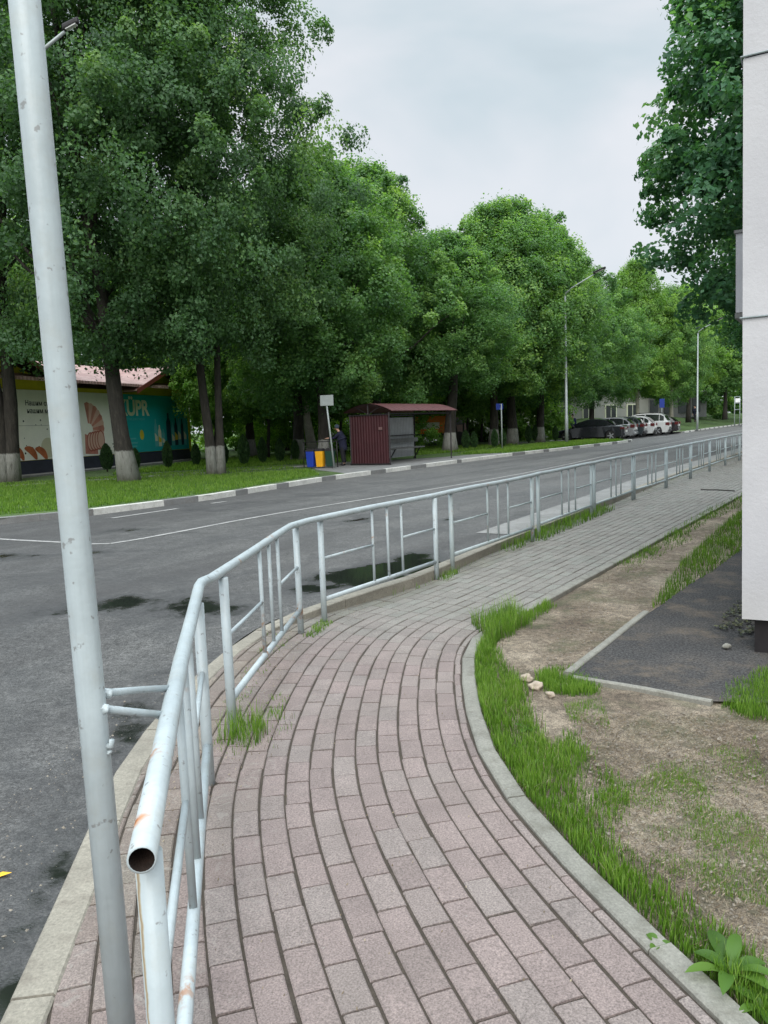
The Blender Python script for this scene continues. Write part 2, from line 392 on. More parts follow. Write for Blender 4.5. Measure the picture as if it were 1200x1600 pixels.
def mat_bark(name, wash, zc):
    m, nt, b, o = new_mat(name); v = coords(nt)
    mp = N(nt, 'ShaderNodeMapping'); mp.inputs['Scale'].default_value = (9, 9, 2.2); nt.links.new(v, mp.inputs[0])
    n1 = noise(nt, mp.outputs[0], 1.2, 7, .7, .6); n2 = noise(nt, v, 30, 4, .7)
    c = ramp(nt, n1, [(.3, (.014, .012, .010)), (.55, (.036, .031, .026)), (.8, (.085, .074, .06))])
    if wash:
        sx = N(nt, 'ShaderNodeSeparateXYZ'); nt.links.new(v, sx.inputs[0])
        h = math_(nt, 'ADD', sx.outputs[2], math_(nt, 'MULTIPLY', math_(nt, 'SUBTRACT', n1, .5), .22))
        f = ramp(nt, math_(nt, 'DIVIDE', h, 2.0), [(zc/2-.01, 1), (zc/2+.012, 0)])
        w = ramp(nt, n1, [(.30, (0.077, 0.07, 0.063)), (.44, (0.252, 0.2485, 0.231)), (.7, (0.364, 0.3605, 0.343))])
        w = mix(nt, math_(nt, 'MULTIPLY', ramp(nt, math_(nt, 'DIVIDE', h, 2.0), [(.0, .7), (.14, 0)]), 1), w, (.13, .12, .09))
        c = mix(nt, f, c, w)
    nt.links.new(c, b.inputs['Base Color']); b.inputs['Roughness'].default_value = .9
    bump(nt, b, math_(nt, 'ADD', n1, math_(nt, 'MULTIPLY', n2, .3)), 1.0, .05); return m
M['bark_w'] = mat_bark('bark_whitewashed', True, .95)
M['bark'] = mat_bark('bark', False, 0)
M['bark_pale'] = simple('bark_pale', (.30, .28, .24), .9, var=.5, scale=3, bmp=.6, bd=.02)

RAILZ = .9
RAIL0 = (-.44, 1.25)
M['paint'] = mat_white_paint()
M['paint_rust'] = mat_rail_rust()
def mat_post_rust():
    m = mat_white_paint('white_paint_rust_run'); nt = m.node_tree
    b = [n for n in nt.nodes if n.type == 'BSDF_PRINCIPLED'][0]; base = b.inputs['Base Color'].links[0].from_socket
    v = worldpos(nt); sp_ = N(nt, 'ShaderNodeSeparateXYZ'); nt.links.new(v, sp_.inputs[0])
    mp_ = N(nt, 'ShaderNodeMapping'); mp_.inputs['Scale'].default_value = (0, 0, 9); nt.links.new(v, mp_.inputs[0])
    wob = math_(nt, 'MULTIPLY', math_(nt, 'SUBTRACT', noise(nt, mp_.outputs[0], 1, 4, .6), .5), .022)
    d = math_(nt, 'ABSOLUTE', math_(nt, 'ADD', math_(nt, 'SUBTRACT', sp_.outputs[0], -.470), wob))
    wdt = N(nt, 'ShaderNodeMapRange'); wdt.inputs[1].default_value = .35; wdt.inputs[2].default_value = .86; wdt.inputs[3].default_value = .0016; wdt.inputs[4].default_value = .006; nt.links.new(sp_.outputs[2], wdt.inputs[0])
    q = math_(nt, 'DIVIDE', d, wdt.outputs[0])
    c = mix(nt, ramp(nt, q, [(.5, .75), (1.0, 0)]), base, (.30, .22, .10))
    c = mix(nt, ramp(nt, q, [(.15, .6), (.35, 0)]), c, (.16, .09, .04))
    nt.links.new(c, b.inputs['Base Color']); return m
M['post_rust'] = mat_post_rust()
M['paint_grey'] = mat_white_paint('grey_white_paint', (.33, .38, .385))
M['rust'] = simple('rust_inside', (.022, .012, .008), .95, var=.6, scale=40, bmp=.9, bd=.004)
M['galv'] = simple('galvanised', (0.294, 0.322, 0.322), .5, .2, .15, 4, .1)
M['dark_metal'] = simple('dark_metal', (.025, .022, .024), .5, .3, .3, 6, .1)
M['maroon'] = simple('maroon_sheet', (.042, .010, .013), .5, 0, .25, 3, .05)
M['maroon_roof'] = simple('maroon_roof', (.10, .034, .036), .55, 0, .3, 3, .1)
M['pale_sheet'] = simple('pale_sheet', (.42, .44, .45), .5, 0, .15, 3, .05)
M['wood_grey'] = simple('grey_plank', (.16, .165, .16), .8, 0, .3, 8, .3)

# ================================================================ THE SETTING
# base ground reaching the horizon
bm = bmesh.new(); bmesh.ops.create_grid(bm, x_segments=2, y_segments=2, size=1500, matrix=Matrix.Translation((0, 0, -.14)))
struct(obj('ground', bm, M['turf']), 'green ground reaching to the horizon')
# road: rows of constant y from far left to the near kerb
ys = np.r_[np.linspace(-12, 1, 8), np.arange(1.2, 9, .2), np.arange(9, 40, 1.0), np.arange(40, 172, 8)]
us = np.array([0, .0005, .004, .012, .03, .07, .15, .3, .6, 1.0])
V = []; F = []
for y in ys:
    xr = float(kx(y))-.005
    for u in us:
        x = xr-u*150; V.append((x, y, float(road_z(x, y))))
w = len(us)
for i in range(len(ys)-1):
    for k in range(w-1): a = i*w+k; F.append((a, a+w, a+w+1, a+1))
o = mesh_from('road', V, F, M['asphalt']); o.data.flip_normals(); struct(o, 'wet grey asphalt road with puddles')
# concrete gutter slabs beside the far stretch of the near kerb
def strip(name, line, off0, off1, z, mat, label=None, zf=None, kind='structure'):
    P, s = resample(line, .25); t, n = normals(P)
    V = []; F = []
    for i in range(len(P)):
        for k, of in enumerate((off0, off1)):
            q = P[i, :2]+n[i]*of
            V.append((q[0], q[1], (zf(q[0], q[1]) if zf else 0)+z))
    for i in range(len(P)-1): F.append((2*i, 2*i+2, 2*i+3, 2*i+1))
    o = mesh_from(name, V, F, mat)
    if F:
        o.data.update()
        if o.data.polygons[0].normal.z < 0: o.data.flip_normals()
    return struct(o, label, kind)
gl = [tuple(p) for p in PK if 10.2 < p[1] < 60]
strip('gutter', gl, .0, .55, .006, M['gutter'], 'pale concrete gutter strip along the road edge', lambda x, y: float(road_z(x, y)))
RL = [G(-60, 838, .07), G(0, 843, .07), G(100, 848, .07), G(150, 851, .07), G(172, 850, .07), G(230, 841, .07), G(400, 808, .07), G(560, 782, .07), G(700, 761, .07), G(850, 734, .07), G(985, 704, .07), G(1060, 690, .07), G(1160, 672, .07)]
strip('road_marking', smooth_line(RL[:5], 1), -.045, .045, .005, M['marking'], 'worn white line crossing the junction mouth', lambda x, y: float(road_z(x, y)))
strip('road_marking', smooth_line(RL[4:], 1), -.05, .05, .0055, M['marking'], 'worn white edge line running along the road', lambda x, y: float(road_z(x, y)))
RL2 = [G(175, 810, .07), G(278, 795, .07)]
strip('road_marking', RL2, -.06, .06, .006, M['marking'], 'short faded white line by the far kerb', lambda x, y: float(road_z(x, y)))
RL3 = [G(330, 787, .07), G(352, 784, .07)]
strip('road_marking', RL3, -.06, .06, .006, M['marking'], 'faded white dash by the far kerb', lambda x, y: float(road_z(x, y)))

# far verge
vp = FARK + [(110, 420), (-400, 420), (-400, 12.4)]
struct(sheet('verge', vp, .188, M['turf']), 'grass verge beyond the road')
def kerb(name, line, width, z0, z1, seg, mats, side=1, white=None, gap=.006, label=None, zf=None, jit=.003):
    """row of kerb stones along a line, lying to the left (side 1) or right (-1) of it"""
    P = np.array(line, float); d = np.r_[0, np.cumsum(np.hypot(*(np.diff(P, axis=0).T)))]
    bm = bmesh.new(); cuts = [0.0]
    if white is None:
        while cuts[-1] < d[-1]: cuts.append(cuts[-1]+seg)
    else:
        marks = sorted(set([0.0]+[x for w_ in white for x in w_]+[d[-1]])); cuts = []
        for a, b in zip(marks, marks[1:]):
            n = max(1, round((b-a)/seg)); cuts += [a+(b-a)*k/n for k in range(n)]
        cuts.append(d[-1])
    for a, b in zip(cuts, cuts[1:]):
        b = min(b, d[-1])
        if b-a < .05: continue
        mid = (a+b)/2; mi = 0
        if white is not None and any(w0 <= mid <= w1 for w0, w1 in white): mi = 1
        nsub = max(1, int((b-a)/.35)); ss = np.linspace(a+gap/2, b-gap/2, nsub+1)
        x = np.interp(ss, d, P[:, 0]); y = np.interp(ss, d, P[:, 1])
        tx = np.interp(ss+.05, d, P[:, 0])-np.interp(ss-.05, d, P[:, 0]); ty = np.interp(ss+.05, d, P[:, 1])-np.interp(ss-.05, d, P[:, 1])
        L = np.hypot(tx, ty)+1e-9; nx, ny = -ty/L*side, tx/L*side
        dz = random.uniform(-jit, jit)
        c = .007; prof = [(0, z0), (0, z1-c), (c, z1), (width-c, z1), (width, z1-c), (width, z0)]
        rows = []
        for i in range(len(ss)):
            off = zf(x[i], y[i]) if zf else 0
            rows.append([bm.verts.new((x[i]+nx[i]*u, y[i]+ny[i]*u, zz+dz+off)) for u, zz in prof])
        for r0, r1 in zip(rows, rows[1:]):
            for k in range(len(prof)-1):
                f = bm.faces.new((r0[k], r1[k], r1[k+1], r0[k+1])); f.material_index = mi
        for r in (rows[0], rows[-1]):
            f = bm.faces.new(r); f.material_index = mi
    return struct(obj(name, bm, mats), label)
FP = np.array(FARK); FD = np.r_[0, np.cumsum(np.hypot(*(np.diff(FP, axis=0).T)))]
def fs(px, py):
    q = np.array(G(px, py, .19)); best = (1e9, 0)
    for i in range(len(FP)-1):
        a, b = FP[i], FP[i+1]; t = np.clip(np.dot(q-a, b-a)/np.dot(b-a, b-a), 0, 1); dd = np.linalg.norm(a+t*(b-a)-q)
        if dd < best[0]: best = (dd, FD[i]+t*(FD[i+1]-FD[i]))
    return best[1]
wb = [(167, 797, 278, 783), (325, 776, 385, 767), (409, 764, 454, 757), (474, 754, 521, 746), (546, 743, 594, 736), (617, 733, 655, 728), (673, 725, 706, 719), (722, 718, 750, 712), (764, 712, 792, 708), (803, 706, 833, 703), (852, 702, 889, 698)]
white = [(fs(a, b), fs(c, d)) for a, b, c, d in wb]
white = [(a, b) for a, b in white if b > a+.2]
s = white[-1][1]+.9
while s < FD[-1]-4 and s < 170: white.append((s, s+1.9)); s += 2.8
kerb('far_kerb', FARK[:15]+FARK[15:], .16, .0, .2, 1.0, [M['kerb_grey'], M['kerb_white']], 1, white, label='far kerb of stones painted white and bare in turn')
# paved waiting area round the bus shelter and the footpath behind the trees
pad = [G(478, 734, .19), G(520, 744, .19), G(555, 739, .19), G(600, 733, .19), G(660, 725, .19), G(745, 712.5, .19), G(742, 706, .19), G(610, 712, .19), G(530, 720, .19)]
pad = [(-2.2, 26.1), (-1.1, 23.55), (-.1, 25.0), (2.05, 28.4), (5.6, 34.0), (4.9, 34.6), (2.2, 32.3), (-1.6, 31.0), (-2.9, 29.2)]
struct(sheet('shelter_pavement', pad, .194, M['kerb_grey']), 'grey paving around the bus shelter')
fp = smooth_line([(-13, 22.5), (-8.4, 26.0), (-5.2, 28.0), (-3.2, 29.2), (-1.8, 30.0)], 1)
strip('footpath', fp, -.55, .55, .193, M['gutter'], 'narrow grey footpath behind the roadside trees')
fp = smooth_line([(6.0, 37.5), (9, 43), (12, 49.5), (13, 51)], 1)
strip('footpath', [(5.2, 41), (8, 45), (10.5, 49.5)], .9, 2.2, .193, M['gutter'], 'pale footpath between trees and pale building')
# grass bank rising at the far end of the road
V = []; F = []
bl = resample([(22.9, 60.2), (25.7, 64.9), (33, 77), (44.6, 95.2), (110, 190)], 2.5)[0]; tb, nb = normals(bl)
uo = np.array([.7, 1.5, 3, 5, 7, 9, 12, 16, 22, 30, 45])
bl = bl[2:]; nb = nb[2:]
for i_, (q_, n_) in enumerate(zip(bl, nb)):
    for u in uo:
        h = np.clip((u-1.2)/10, 0, 1); e = min(1, i_/5)
        V.append((q_[0]+n_[0]*u, q_[1]+n_[1]*u, .196+1.4*h*h*(3-2*h)*e))
w = len(uo)
for i_ in range(len(bl)-1):
    for k in range(w-1): a = i_*w+k; F.append((a, a+1, a+w+1, a+w))
o = mesh_from('grass_bank', V, F, M['turf'], smooth=True)
if o.data.polygons[0].normal.z < 0: o.data.flip_normals()
struct(o, 'grass bank rising beyond the parked cars')

# pavement: joint bed and pavers
V = []; F = []
yy = np.r_[np.arange(-8, 30, .25), np.arange(30, 70, 2)]
for y in yy: V += [(float(kx(y))+.02, y, -.0045), (float(rx(y))+.02, y, -.0045)]
for i in range(len(yy)-1): F.append((2*i, 2*i+1, 2*i+3, 2*i+2))
struct(mesh_from('pavement_bed', V, F, M['joint']), 'dark soil showing in the joints of the pavement')
Pq, sq = resample(smooth_line(KR_IN, 1), .03); tq, nq = normals(Pq)
# keep offset curves smooth
for _ in range(6): nq = np.vstack([nq[:1], (nq[:-2]+nq[1:-1]*2+nq[2:])/4, nq[-1:]]); nq /= np.linalg.norm(nq, axis=1)[:, None]
V = []; F = []; C = []
PW, PL, J = .110, .205, .0098
ncol = 22
for c in range(ncol):
    t0 = .004+(.045 if c > 0 else 0)+max(0, c-1)*PW; t1 = t0+(PW if c > 0 else .045)
    mid = Pq[:, :2]+nq*((t0+t1)/2)
    d = np.r_[0, np.cumsum(np.hypot(*(np.diff(mid, axis=0).T)))]
    pos = (c % 2)*PL/2+random.uniform(-.02, .02)
    while pos+PL < d[-1]:
        ln = PL+random.uniform(-.003, .003)
        a, b = pos+J*.42, pos+ln-J*.42; pos += ln
        cy = np.interp((a+b)/2, d, mid[:, 1]); cx = np.interp((a+b)/2, d, mid[:, 0])
        if cy < -.5 or cy > 62 or cx < float(kx(cy))+.06: continue
        ta, tb = t0+J/2, t1-J/2
        nsub = 1 if cy > 12 else 2
        ss = np.linspace(a, b, nsub+1)
        idx = np.interp(ss, d, np.arange(len(d)))
        px_ = np.interp(idx, np.arange(len(d)), Pq[:, 0]); py_ = np.interp(idx, np.arange(len(d)), Pq[:, 1])
        nx_ = np.interp(idx, np.arange(len(d)), nq[:, 0]); ny_ = np.interp(idx, np.arange(len(d)), nq[:, 1])
        z = random.uniform(-.0012, .0012)+.0012*mn.noise(Vector((cx*1.4, cy*1.4, 0)))+.0015; tilt = random.uniform(-.0012, .0012); be = .005
        base = len(V); prof = [(ta, -.02), (ta, z-.004+tilt), (ta+be, z+tilt), (tb-be, z-tilt), (tb, z-.004-tilt), (tb, -.02)]
        wv_ = .0035*mn.noise(Vector((c*1.7, pos*2.5, 0)))+random.gauss(0, .0008); jx, jy = nx_[0]*wv_+random.gauss(0, .0012), ny_[0]*wv_+random.gauss(0, .0012)
        for i in range(nsub+1):
            for u, zz in prof: V.append((px_[i]+nx_[i]*u+jx, py_[i]+ny_[i]*u+jy, zz))
        for i in range(nsub):
            for k in range(5): q = base+i*6+k; F.append((q, q+1, q+7, q+6))
        for q in (base, base+nsub*6): F.append((q, q+1, q+4, q+5)); F.append((q+1, q+2, q+3, q+4))
        g_ = np.clip((cy-5.0-(cx-.3)*-.35)/1.6, 0, 1)
        pink = np.array((.203, .160, .148)); grey = np.array((0.1939, 0.1828, 0.1628))
        r_ = random.random()
        colr = pink*(1-g_)+grey*g_
        if r_ < .30: colr = colr*np.array((1.0, 1.04, 1.03))
        elif r_ < .40: colr = colr*.92
        elif r_ < .50 and g_ < .5: colr = colr*np.array((.99, 1.05, 1.04))
        if cx < float(kx(cy))+.42 and cy > 2.2: colr = colr*.78+np.array((.020, .022, .010))*random.uniform(.3, 1.3)
        if cx < -.62 and cy < 6.2: colr = colr*.9+np.array((.02, .015, .01))
        colr = colr*random.uniform(.93, 1.07)
        C += [(*colr, 1)]*((nsub+1)*6)
o = mesh_from('pavement', V, F, M['paver'], attrs={'Col': np.array(C)})
bm = bmesh.new(); bm.from_mesh(o.data); bmesh.ops.recalc_face_normals(bm, faces=bm.faces); bm.to_mesh(o.data); bm.free()
struct(o, 'curving pavement of pink and grey brick pavers')
# near kerb (flush by the ramp, standing proud further on)
def kz(x, y):
    t = min(1, max(0, (y-5.6)/1.6)); return .088*t*t*(3-2*t)
kl = [tuple(p) for p in PK if -2 < p[1] < 60]
kerb('near_kerb', kl, .125, -.15, .008, 1.0, [M['kerb']], -1, zf=kz, gap=.008, label='concrete kerb along the near side of the road', jit=.002)
kr = [tuple(p) for p in PR if .2 < p[1] < 40]
kerb('path_edging', kr, .085, -.1, .014, 1.0, [M['kerb_dirty']], -1, gap=.007, label='narrow concrete edging along the right of the path', jit=.003)
# soil to the right
V = []; F = []; C = []
ys = np.r_[np.linspace(-8, 1, 8), np.arange(1.2, 9, .09), np.arange(9, 40, .6), np.arange(40, 70, 4)]
us = np.r_[np.linspace(0, 3.6, 41), 4.2, 6, 10, 20, 60]
from mathutils import noise as mn
for y in ys:
    x0 = float(rx(y))+.075
    for u in us:
        x = x0+u; e = min(1, u/.12)
        z = -.035+.03*e+.018*e*mn.noise(Vector((x*1.3, y*1.3, 0)))+.008*e*mn.noise(Vector((x*6, y*6, 3)))
        V.append((x, y, z))
w = len(us)
for i in range(len(ys)-1):
    for k in range(w-1): a = i*w+k; F.append((a, a+1, a+w+1, a+w))
struct(mesh_from('dirt_ground', V, F, M['dirt'], smooth=True), 'bare trodden earth beside the path')
# asphalt apron with its concrete edging
A0, A1, A2 = G(893, 1058), G(1015, 960), G(1115, 1100)
ap = [A0, A1, G(1036, 946), G(1070, 920), G(1117, 891), G(1165, 856), (5.6, 9.0), (7.5, 8.5), (6, 3.3), A2]
o = sheet('asphalt_apron', ap, .016, M['apron']); struct(o, 'old dark asphalt apron beside the white building')
kerb('apron_edging', resample([A0, A1], .2)[0][:, :2].tolist(), .055, -.05, .030, .5, [M['kerb_dirty']], 1, label='low concrete edging on the path side of the apron')
kerb('apron_edging', resample([G(897, 1061), G(1000, 1078), A2], .2)[0][:, :2].tolist(), .04, -.05, .028, .9, [M['kerb_dirty']], -1, label='low concrete edging on the near side of the apron')

# ---------------------------------------------------------------- scattered blades
def blades(name, polys, label, mat, tri=False, parent=None, kind='stuff', lean=.45, zf=None):
    Vs = []; Fs = []; T = []; base = 0
    for (poly, n, h, wd, clump) in polys:
        poly = np.array(poly); lo = poly.min(0); hi = poly.max(0)
        P = rng.uniform(lo, hi, (n*4, 2))
        # clumpy density
        fld = np.sin(P[:, 0]*7.3+1.3*np.sin(P[:, 1]*5.1))*np.sin(P[:, 1]*6.7+1.7*np.sin(P[:, 0]*4.3))+.6*np.sin(P[:, 0]*23+P[:, 1]*9)*np.sin(P[:, 1]*19-P[:, 0]*11)
        keep = inpoly(P, poly.tolist()) & (rng.random(len(P)) < np.clip(.6+clump*fld, .03, 1))
        P = P[keep][:n]; fld = fld[keep][:n]; k = len(P)
        if not tri and k: P = P+rng.normal(0, .022, P.shape)*np.array([1, 1])*(P[:, :1] > rx(P[:, 1])[:, None]+.22)
        if not k: continue
        hh = h*rng.uniform(.45, 1.25, k)*(1+.25*np.clip(fld, -1, 1)); ang = rng.uniform(0, 2*PI, k); la = rng.uniform(.05, lean, k)*hh; a2 = ang+rng.normal(0, .5, k)+PI/2
        ww = wd*rng.uniform(.6, 1.3, k)
        z0 = np.array([zf(x, y) for x, y in P]) if zf else np.zeros(k)
        dx, dy = np.cos(ang)*ww/2, np.sin(ang)*ww/2; lx, ly = np.cos(a2)*la, np.sin(a2)*la
        B0 = np.stack([P[:, 0]-dx, P[:, 1]-dy, z0-.005], 1); B1 = np.stack([P[:, 0]+dx, P[:, 1]+dy, z0-.005], 1)
        M0 = np.stack([P[:, 0]-dx*.75+lx*.3, P[:, 1]-dy*.75+ly*.3, z0+hh*.55], 1); M1 = np.stack([P[:, 0]+dx*.75+lx*.3, P[:, 1]+dy*.75+ly*.3, z0+hh*.55], 1)
        Tp = np.stack([P[:, 0]+lx, P[:, 1]+ly, z0+hh], 1)
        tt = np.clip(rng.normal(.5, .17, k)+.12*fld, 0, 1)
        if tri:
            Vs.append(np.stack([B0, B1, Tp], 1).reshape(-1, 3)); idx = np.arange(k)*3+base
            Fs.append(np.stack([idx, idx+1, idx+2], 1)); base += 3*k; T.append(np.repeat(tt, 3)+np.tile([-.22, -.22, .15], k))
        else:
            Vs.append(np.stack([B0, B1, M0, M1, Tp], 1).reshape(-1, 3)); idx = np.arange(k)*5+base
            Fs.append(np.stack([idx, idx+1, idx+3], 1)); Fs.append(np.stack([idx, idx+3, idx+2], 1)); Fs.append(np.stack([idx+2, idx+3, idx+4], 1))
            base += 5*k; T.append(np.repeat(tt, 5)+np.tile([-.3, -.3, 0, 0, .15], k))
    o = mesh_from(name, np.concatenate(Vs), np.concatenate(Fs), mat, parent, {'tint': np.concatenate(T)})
    return struct(o, label, kind)
def along(line, y0, y1, o0, o1, n=14):
    """polygon to the right of a line between two rows"""
    L = [p for p in line if y0 <= p[1] <= y1]; L = L[:-1:max(1, len(L)//n)]+[L[-1]]
    P = np.array(L); t, nn = normals(P)
    a = P-nn*o0; b = P-nn*(o1 if np.isscalar(o1) else np.interp(P[:, 1], *o1)[:, None]); return a.tolist()+b[::-1].tolist()
prl = [tuple(p) for p in PR]
kw = ([1, 1.9, 2.4, 2.8, 3.2, 3.9, 4.5, 5.2, 5.6], [.36, .30, .24, .27, .36, .34, .36, .24, .18])
blades('grass', [
    (along(prl, 1.0, 5.7, .095, kw), 24000, .052, .004, .25),
    (along(prl, 1.0, 5.7, .085, .19), 11000, .068, .004, .2),
    (along(prl, 5.5, 6.6, .1, .22), 2200, .06, .004, .3),
    ([G(735, 975), G(795, 960), G(830, 975), G(770, 1010)], 1500, .16, .0035, .2),
    ([G(840, 1055), G(885, 1040), G(940, 1065), G(925, 1085), G(860, 1085)], 2400, .045, .004, .6),
    ([G(1130, 1100), G(1150, 1070), G(1215, 1045), G(1230, 1130), G(1160, 1120)], 3600, .055, .0045, .4),
    ([G(865, 1180), G(890, 1140), G(905, 1160), G(985, 1240), G(960, 1290)], 1500, .035, .0035, .8),
], 'fresh green grass growing beside the path', M['grass'])
blades('dry_grass', [
    (along(prl, 1.0, 5.7, .09, ([1, 2.4, 3.9, 5.6], [.38, .28, .40, .2])), 2600, .045, .0028, .6),
    ([G(735, 975), G(795, 960), G(830, 975), G(770, 1010)], 200, .10, .0028, .4),
    ([G(1018, 950), G(1070, 874), G(1200, 765), G(1240, 800), G(1117, 893)], 2500, .06, .006, .6),
    ([(-.95, 3.7), (-.58, 3.6), (-.52, 4.15), (-.88, 4.2)], 90, .05, .003, .5),
], 'dry stalks mixed into the grass beside the path', M['straw'], lean=1.1)
blades('sparse_grass', [
    ([G(950, 1230), G(1060, 1200), G(1200, 1300), G(1220, 1420), G(1120, 1400), G(980, 1330)], 5200, .018, .0028, .9),
    ([G(1000, 1200), G(1180, 1150), G(1220, 1290), G(1100, 1270)], 1500, .018, .003, .9),
    ([G(880, 1100), G(940, 1090), G(960, 1150), G(900, 1150)], 700, .02, .003, .8),
], 'thin short grass on trodden earth', M['grass'], tri=True)
blades('grass_strip', [
    ([G(1018, 950), G(1040, 912), G(1070, 874), G(1125, 825), G(1200, 765), G(1240, 800), G(1168, 857), G(1117, 893), G(1070, 923), G(1036, 948)], 30000, .085, .009, .2),
    ([G(975, 880), G(1000, 862), G(1100, 800), G(1200, 755), G(1230, 765), G(1140, 800), G(1035, 855), G(1000, 882)], 14000, .07, .008, .35),
    ([G(955, 885), G(1060, 830), G(1090, 840), G(980, 895)], 1500, .04, .006, .6)
], 'grass strips between path and building', M['grass'], tri=True)
kerbfoot = lambda y0, y1, a, b: along([tuple(p) for p in PK], y0, y1, a, b)
blades('kerb_weeds', [
    (kerbfoot(10.2, 13.5, .13, .42), 2600, .16, .008, .25), (kerbfoot(9.5, 10.4, .13, .34), 300, .12, .007, .3),
    (kerbfoot(7.0, 9.6, .13, .2), 260, .06, .005, .8), (kerbfoot(13.5, 24, .13, .22), 700, .06, .008, .7),
    ([(-.92, 3.80), (-.70, 3.74), (-.64, 3.98), (-.84, 4.1)], 240, .13, .0038, .1), ([(-.95, 3.7), (-.58, 3.6), (-.52, 4.15), (-.88, 4.2)], 260, .035, .0035, .6), ([(-1.0, 4.4), (-.86, 4.4), (-.75, 5.9), (-.95, 5.9)], 260, .022, .004, .9),
    ([(-.75, 4.15), (-.62, 4.1), (-.60, 4.5), (-.73, 4.5)], 120, .03, .004, .5),
    ([(-.66, 5.8), (-.56, 5.75), (-.45, 6.2), (-.56, 6.25)], 260, .035, .005, .2),
    ([(.45, 7.8), (.62, 7.7), (.8, 8.15), (.6, 8.3)], 300, .05, .005, .3),
], 'weeds and grass tufts at the foot of kerb and railing', M['grass'])
VZ = lambda x, y: .188
blades('verge_grass', [
    ([(-22, 13.1), (-8.4, 13.7), (-5.8, 15.5), (-3.9, 18.2), (-3.2, 20), (-1.9, 23.2), (-2.5, 26.6), (-9, 24.4), (-22, 20)], 95000, .075, .022, .25),
    ([(-22, 20), (-9, 24.4), (-3, 28), (-4.2, 30), (-9, 27.2), (-14, 24)], 16000, .08, .026, .4),
    ([(4.9, 34.2), (8.4, 38), (14.6, 46.4), (13, 49), (9, 44.5), (3.5, 35)], 42000, .11, .04, .2),
    ([(-10, 28.2), (-4.4, 30.6), (-1.7, 32), (4, 38), (8, 45), (3, 47), (-4, 42), (-9, 40)], 30000, .12, .05, .4),
], 'green grass of the roadside verge', M['grass'], tri=True, zf=VZ)
# small stuff on the ground
def litter(name, poly, n, L, Wd, mat, label, z=.006):
    P = rng.uniform(np.min(poly, 0), np.max(poly, 0), (n*3, 2)); P = P[inpoly(P, poly)][:n]; k = len(P)
    a = rng.uniform(0, PI, k); l = L*rng.uniform(.3, 1.3, k); w_ = Wd*rng.uniform(.5, 1.4, k)
    d = np.stack([np.cos(a)*l/2, np.sin(a)*l/2], 1); e = np.stack([-np.sin(a)*w_/2, np.cos(a)*w_/2], 1)
    zz = z+rng.uniform(0, .012, k)
    q = lambda p, dz: np.c_[p, zz+dz]
    Vv = np.stack([q(P-d, 0), q(P-e, .004*0), q(P+d, .006), q(P+e, .003)], 1).reshape(-1, 3); i = np.arange(k)*4
    return struct(mesh_from(name, Vv, np.stack([i, i+1, i+2, i+3], 1), mat, attrs={'tint': np.repeat(rng.random(k), 4)}), label, 'stuff')
dp = [list(G(900, 1120)), list(G(1200, 1120)), list(G(1260, 1560)), list(G(1100, 1500)), list(G(960, 1330))]
litter('dry_litter', dp, 6500, .020, .0025, M['straw'], 'dry stalks and chips on the earth')
dp = [list(G(830, 1050)), list(G(930, 900)), list(G(1010, 870)), list(G(1000, 960)), list(G(890, 1040))]
litter('dry_twigs', dp, 1800, .024, .003, M['straw'], 'dry twigs on the earth by the path')
pvp = [(-.9, 1.2), (.8, 1.2), (.42, 4), (.5, 5.3), (2.4, 8.3), (4, 11), (2.6, 11.4), (.6, 8.4), (-.6, 6.2), (-1.0, 4.5)]
litter('kerb_litter', [(-.98, 2.6), (-.78, 2.6), (-.72, 4.4), (-.6, 5.9), (.6, 7.8), (.3, 7.75), (-.5, 6.8), (-.95, 5.8), (-1.1, 4)], 1100, .012, .005, M['straw'], 'grit and dry seeds gathered under the railing', .003)
litter('path_litter', pvp, 700, .011, .004, M['straw'], 'tiny husks and seeds lying on the pavers', .003)
def pebbles(name, poly, n, r0, mat, label):
    P = rng.uniform(np.min(poly, 0), np.max(poly, 0), (n*3, 2)); P = P[inpoly(P, poly)][:n]; k = len(P)
    r = r0*rng.lognormal(0, .45, k); D = np.array([(1, 0, 0), (0, 1, 0), (-1, 0, 0), (0, -1, 0), (0, 0, .7), (0, 0, -.7)])
    J_ = D[None]*(1+rng.uniform(-.35, .35, (k, 6, 1)))+rng.normal(0, .12, (k, 6, 3))
    a = rng.uniform(0, 2*PI, k); x = J_[:, :, 0]*np.cos(a)[:, None]-J_[:, :, 1]*np.sin(a)[:, None]; y = J_[:, :, 0]*np.sin(a)[:, None]+J_[:, :, 1]*np.cos(a)[:, None]
    V = np.stack([P[:, 0, None]+x*r[:, None], P[:, 1, None]+y*r[:, None], .002+r[:, None]*.3+J_[:, :, 2]*r[:, None]], 2).reshape(-1, 3)
    T_ = np.array([(0, 1, 4), (1, 2, 4), (2, 3, 4), (3, 0, 4), (1, 0, 5), (2, 1, 5), (3, 2, 5), (0, 3, 5)])
    return struct(mesh_from(name, V, (np.arange(k)[:, None, None]*6+T_[None]).reshape(-1, 3), mat), label, 'stuff')
M['peb'] = mat_concrete('pebble', (.24, .21, .17))
pebbles('pebbles', [list(G(890, 1110)), list(G(1200, 1120)), list(G(1260, 1560)), list(G(1100, 1500)), list(G(940, 1300))], 2600, .0035, M['peb'], 'small stones strewn on trodden earth')
pebbles('pebbles', [list(G(820, 1050)), list(G(900, 930)), list(G(1010, 870)), list(G(1020, 950)), list(G(890, 1050))], 1500, .004, M['peb'], 'small stones on earth by the apron edging')
pebbles('grit', [(-1.6, 1.6), (-1.14, 1.9), (-1.30, 2.9), (-1.38, 3.6), (-1.36, 4.3), (-1.30, 5.1), (-1.6, 5.0), (-1.75, 3.5)], 300, .003, M["peb"], 'grit lying in the gutter beside the near kerb')
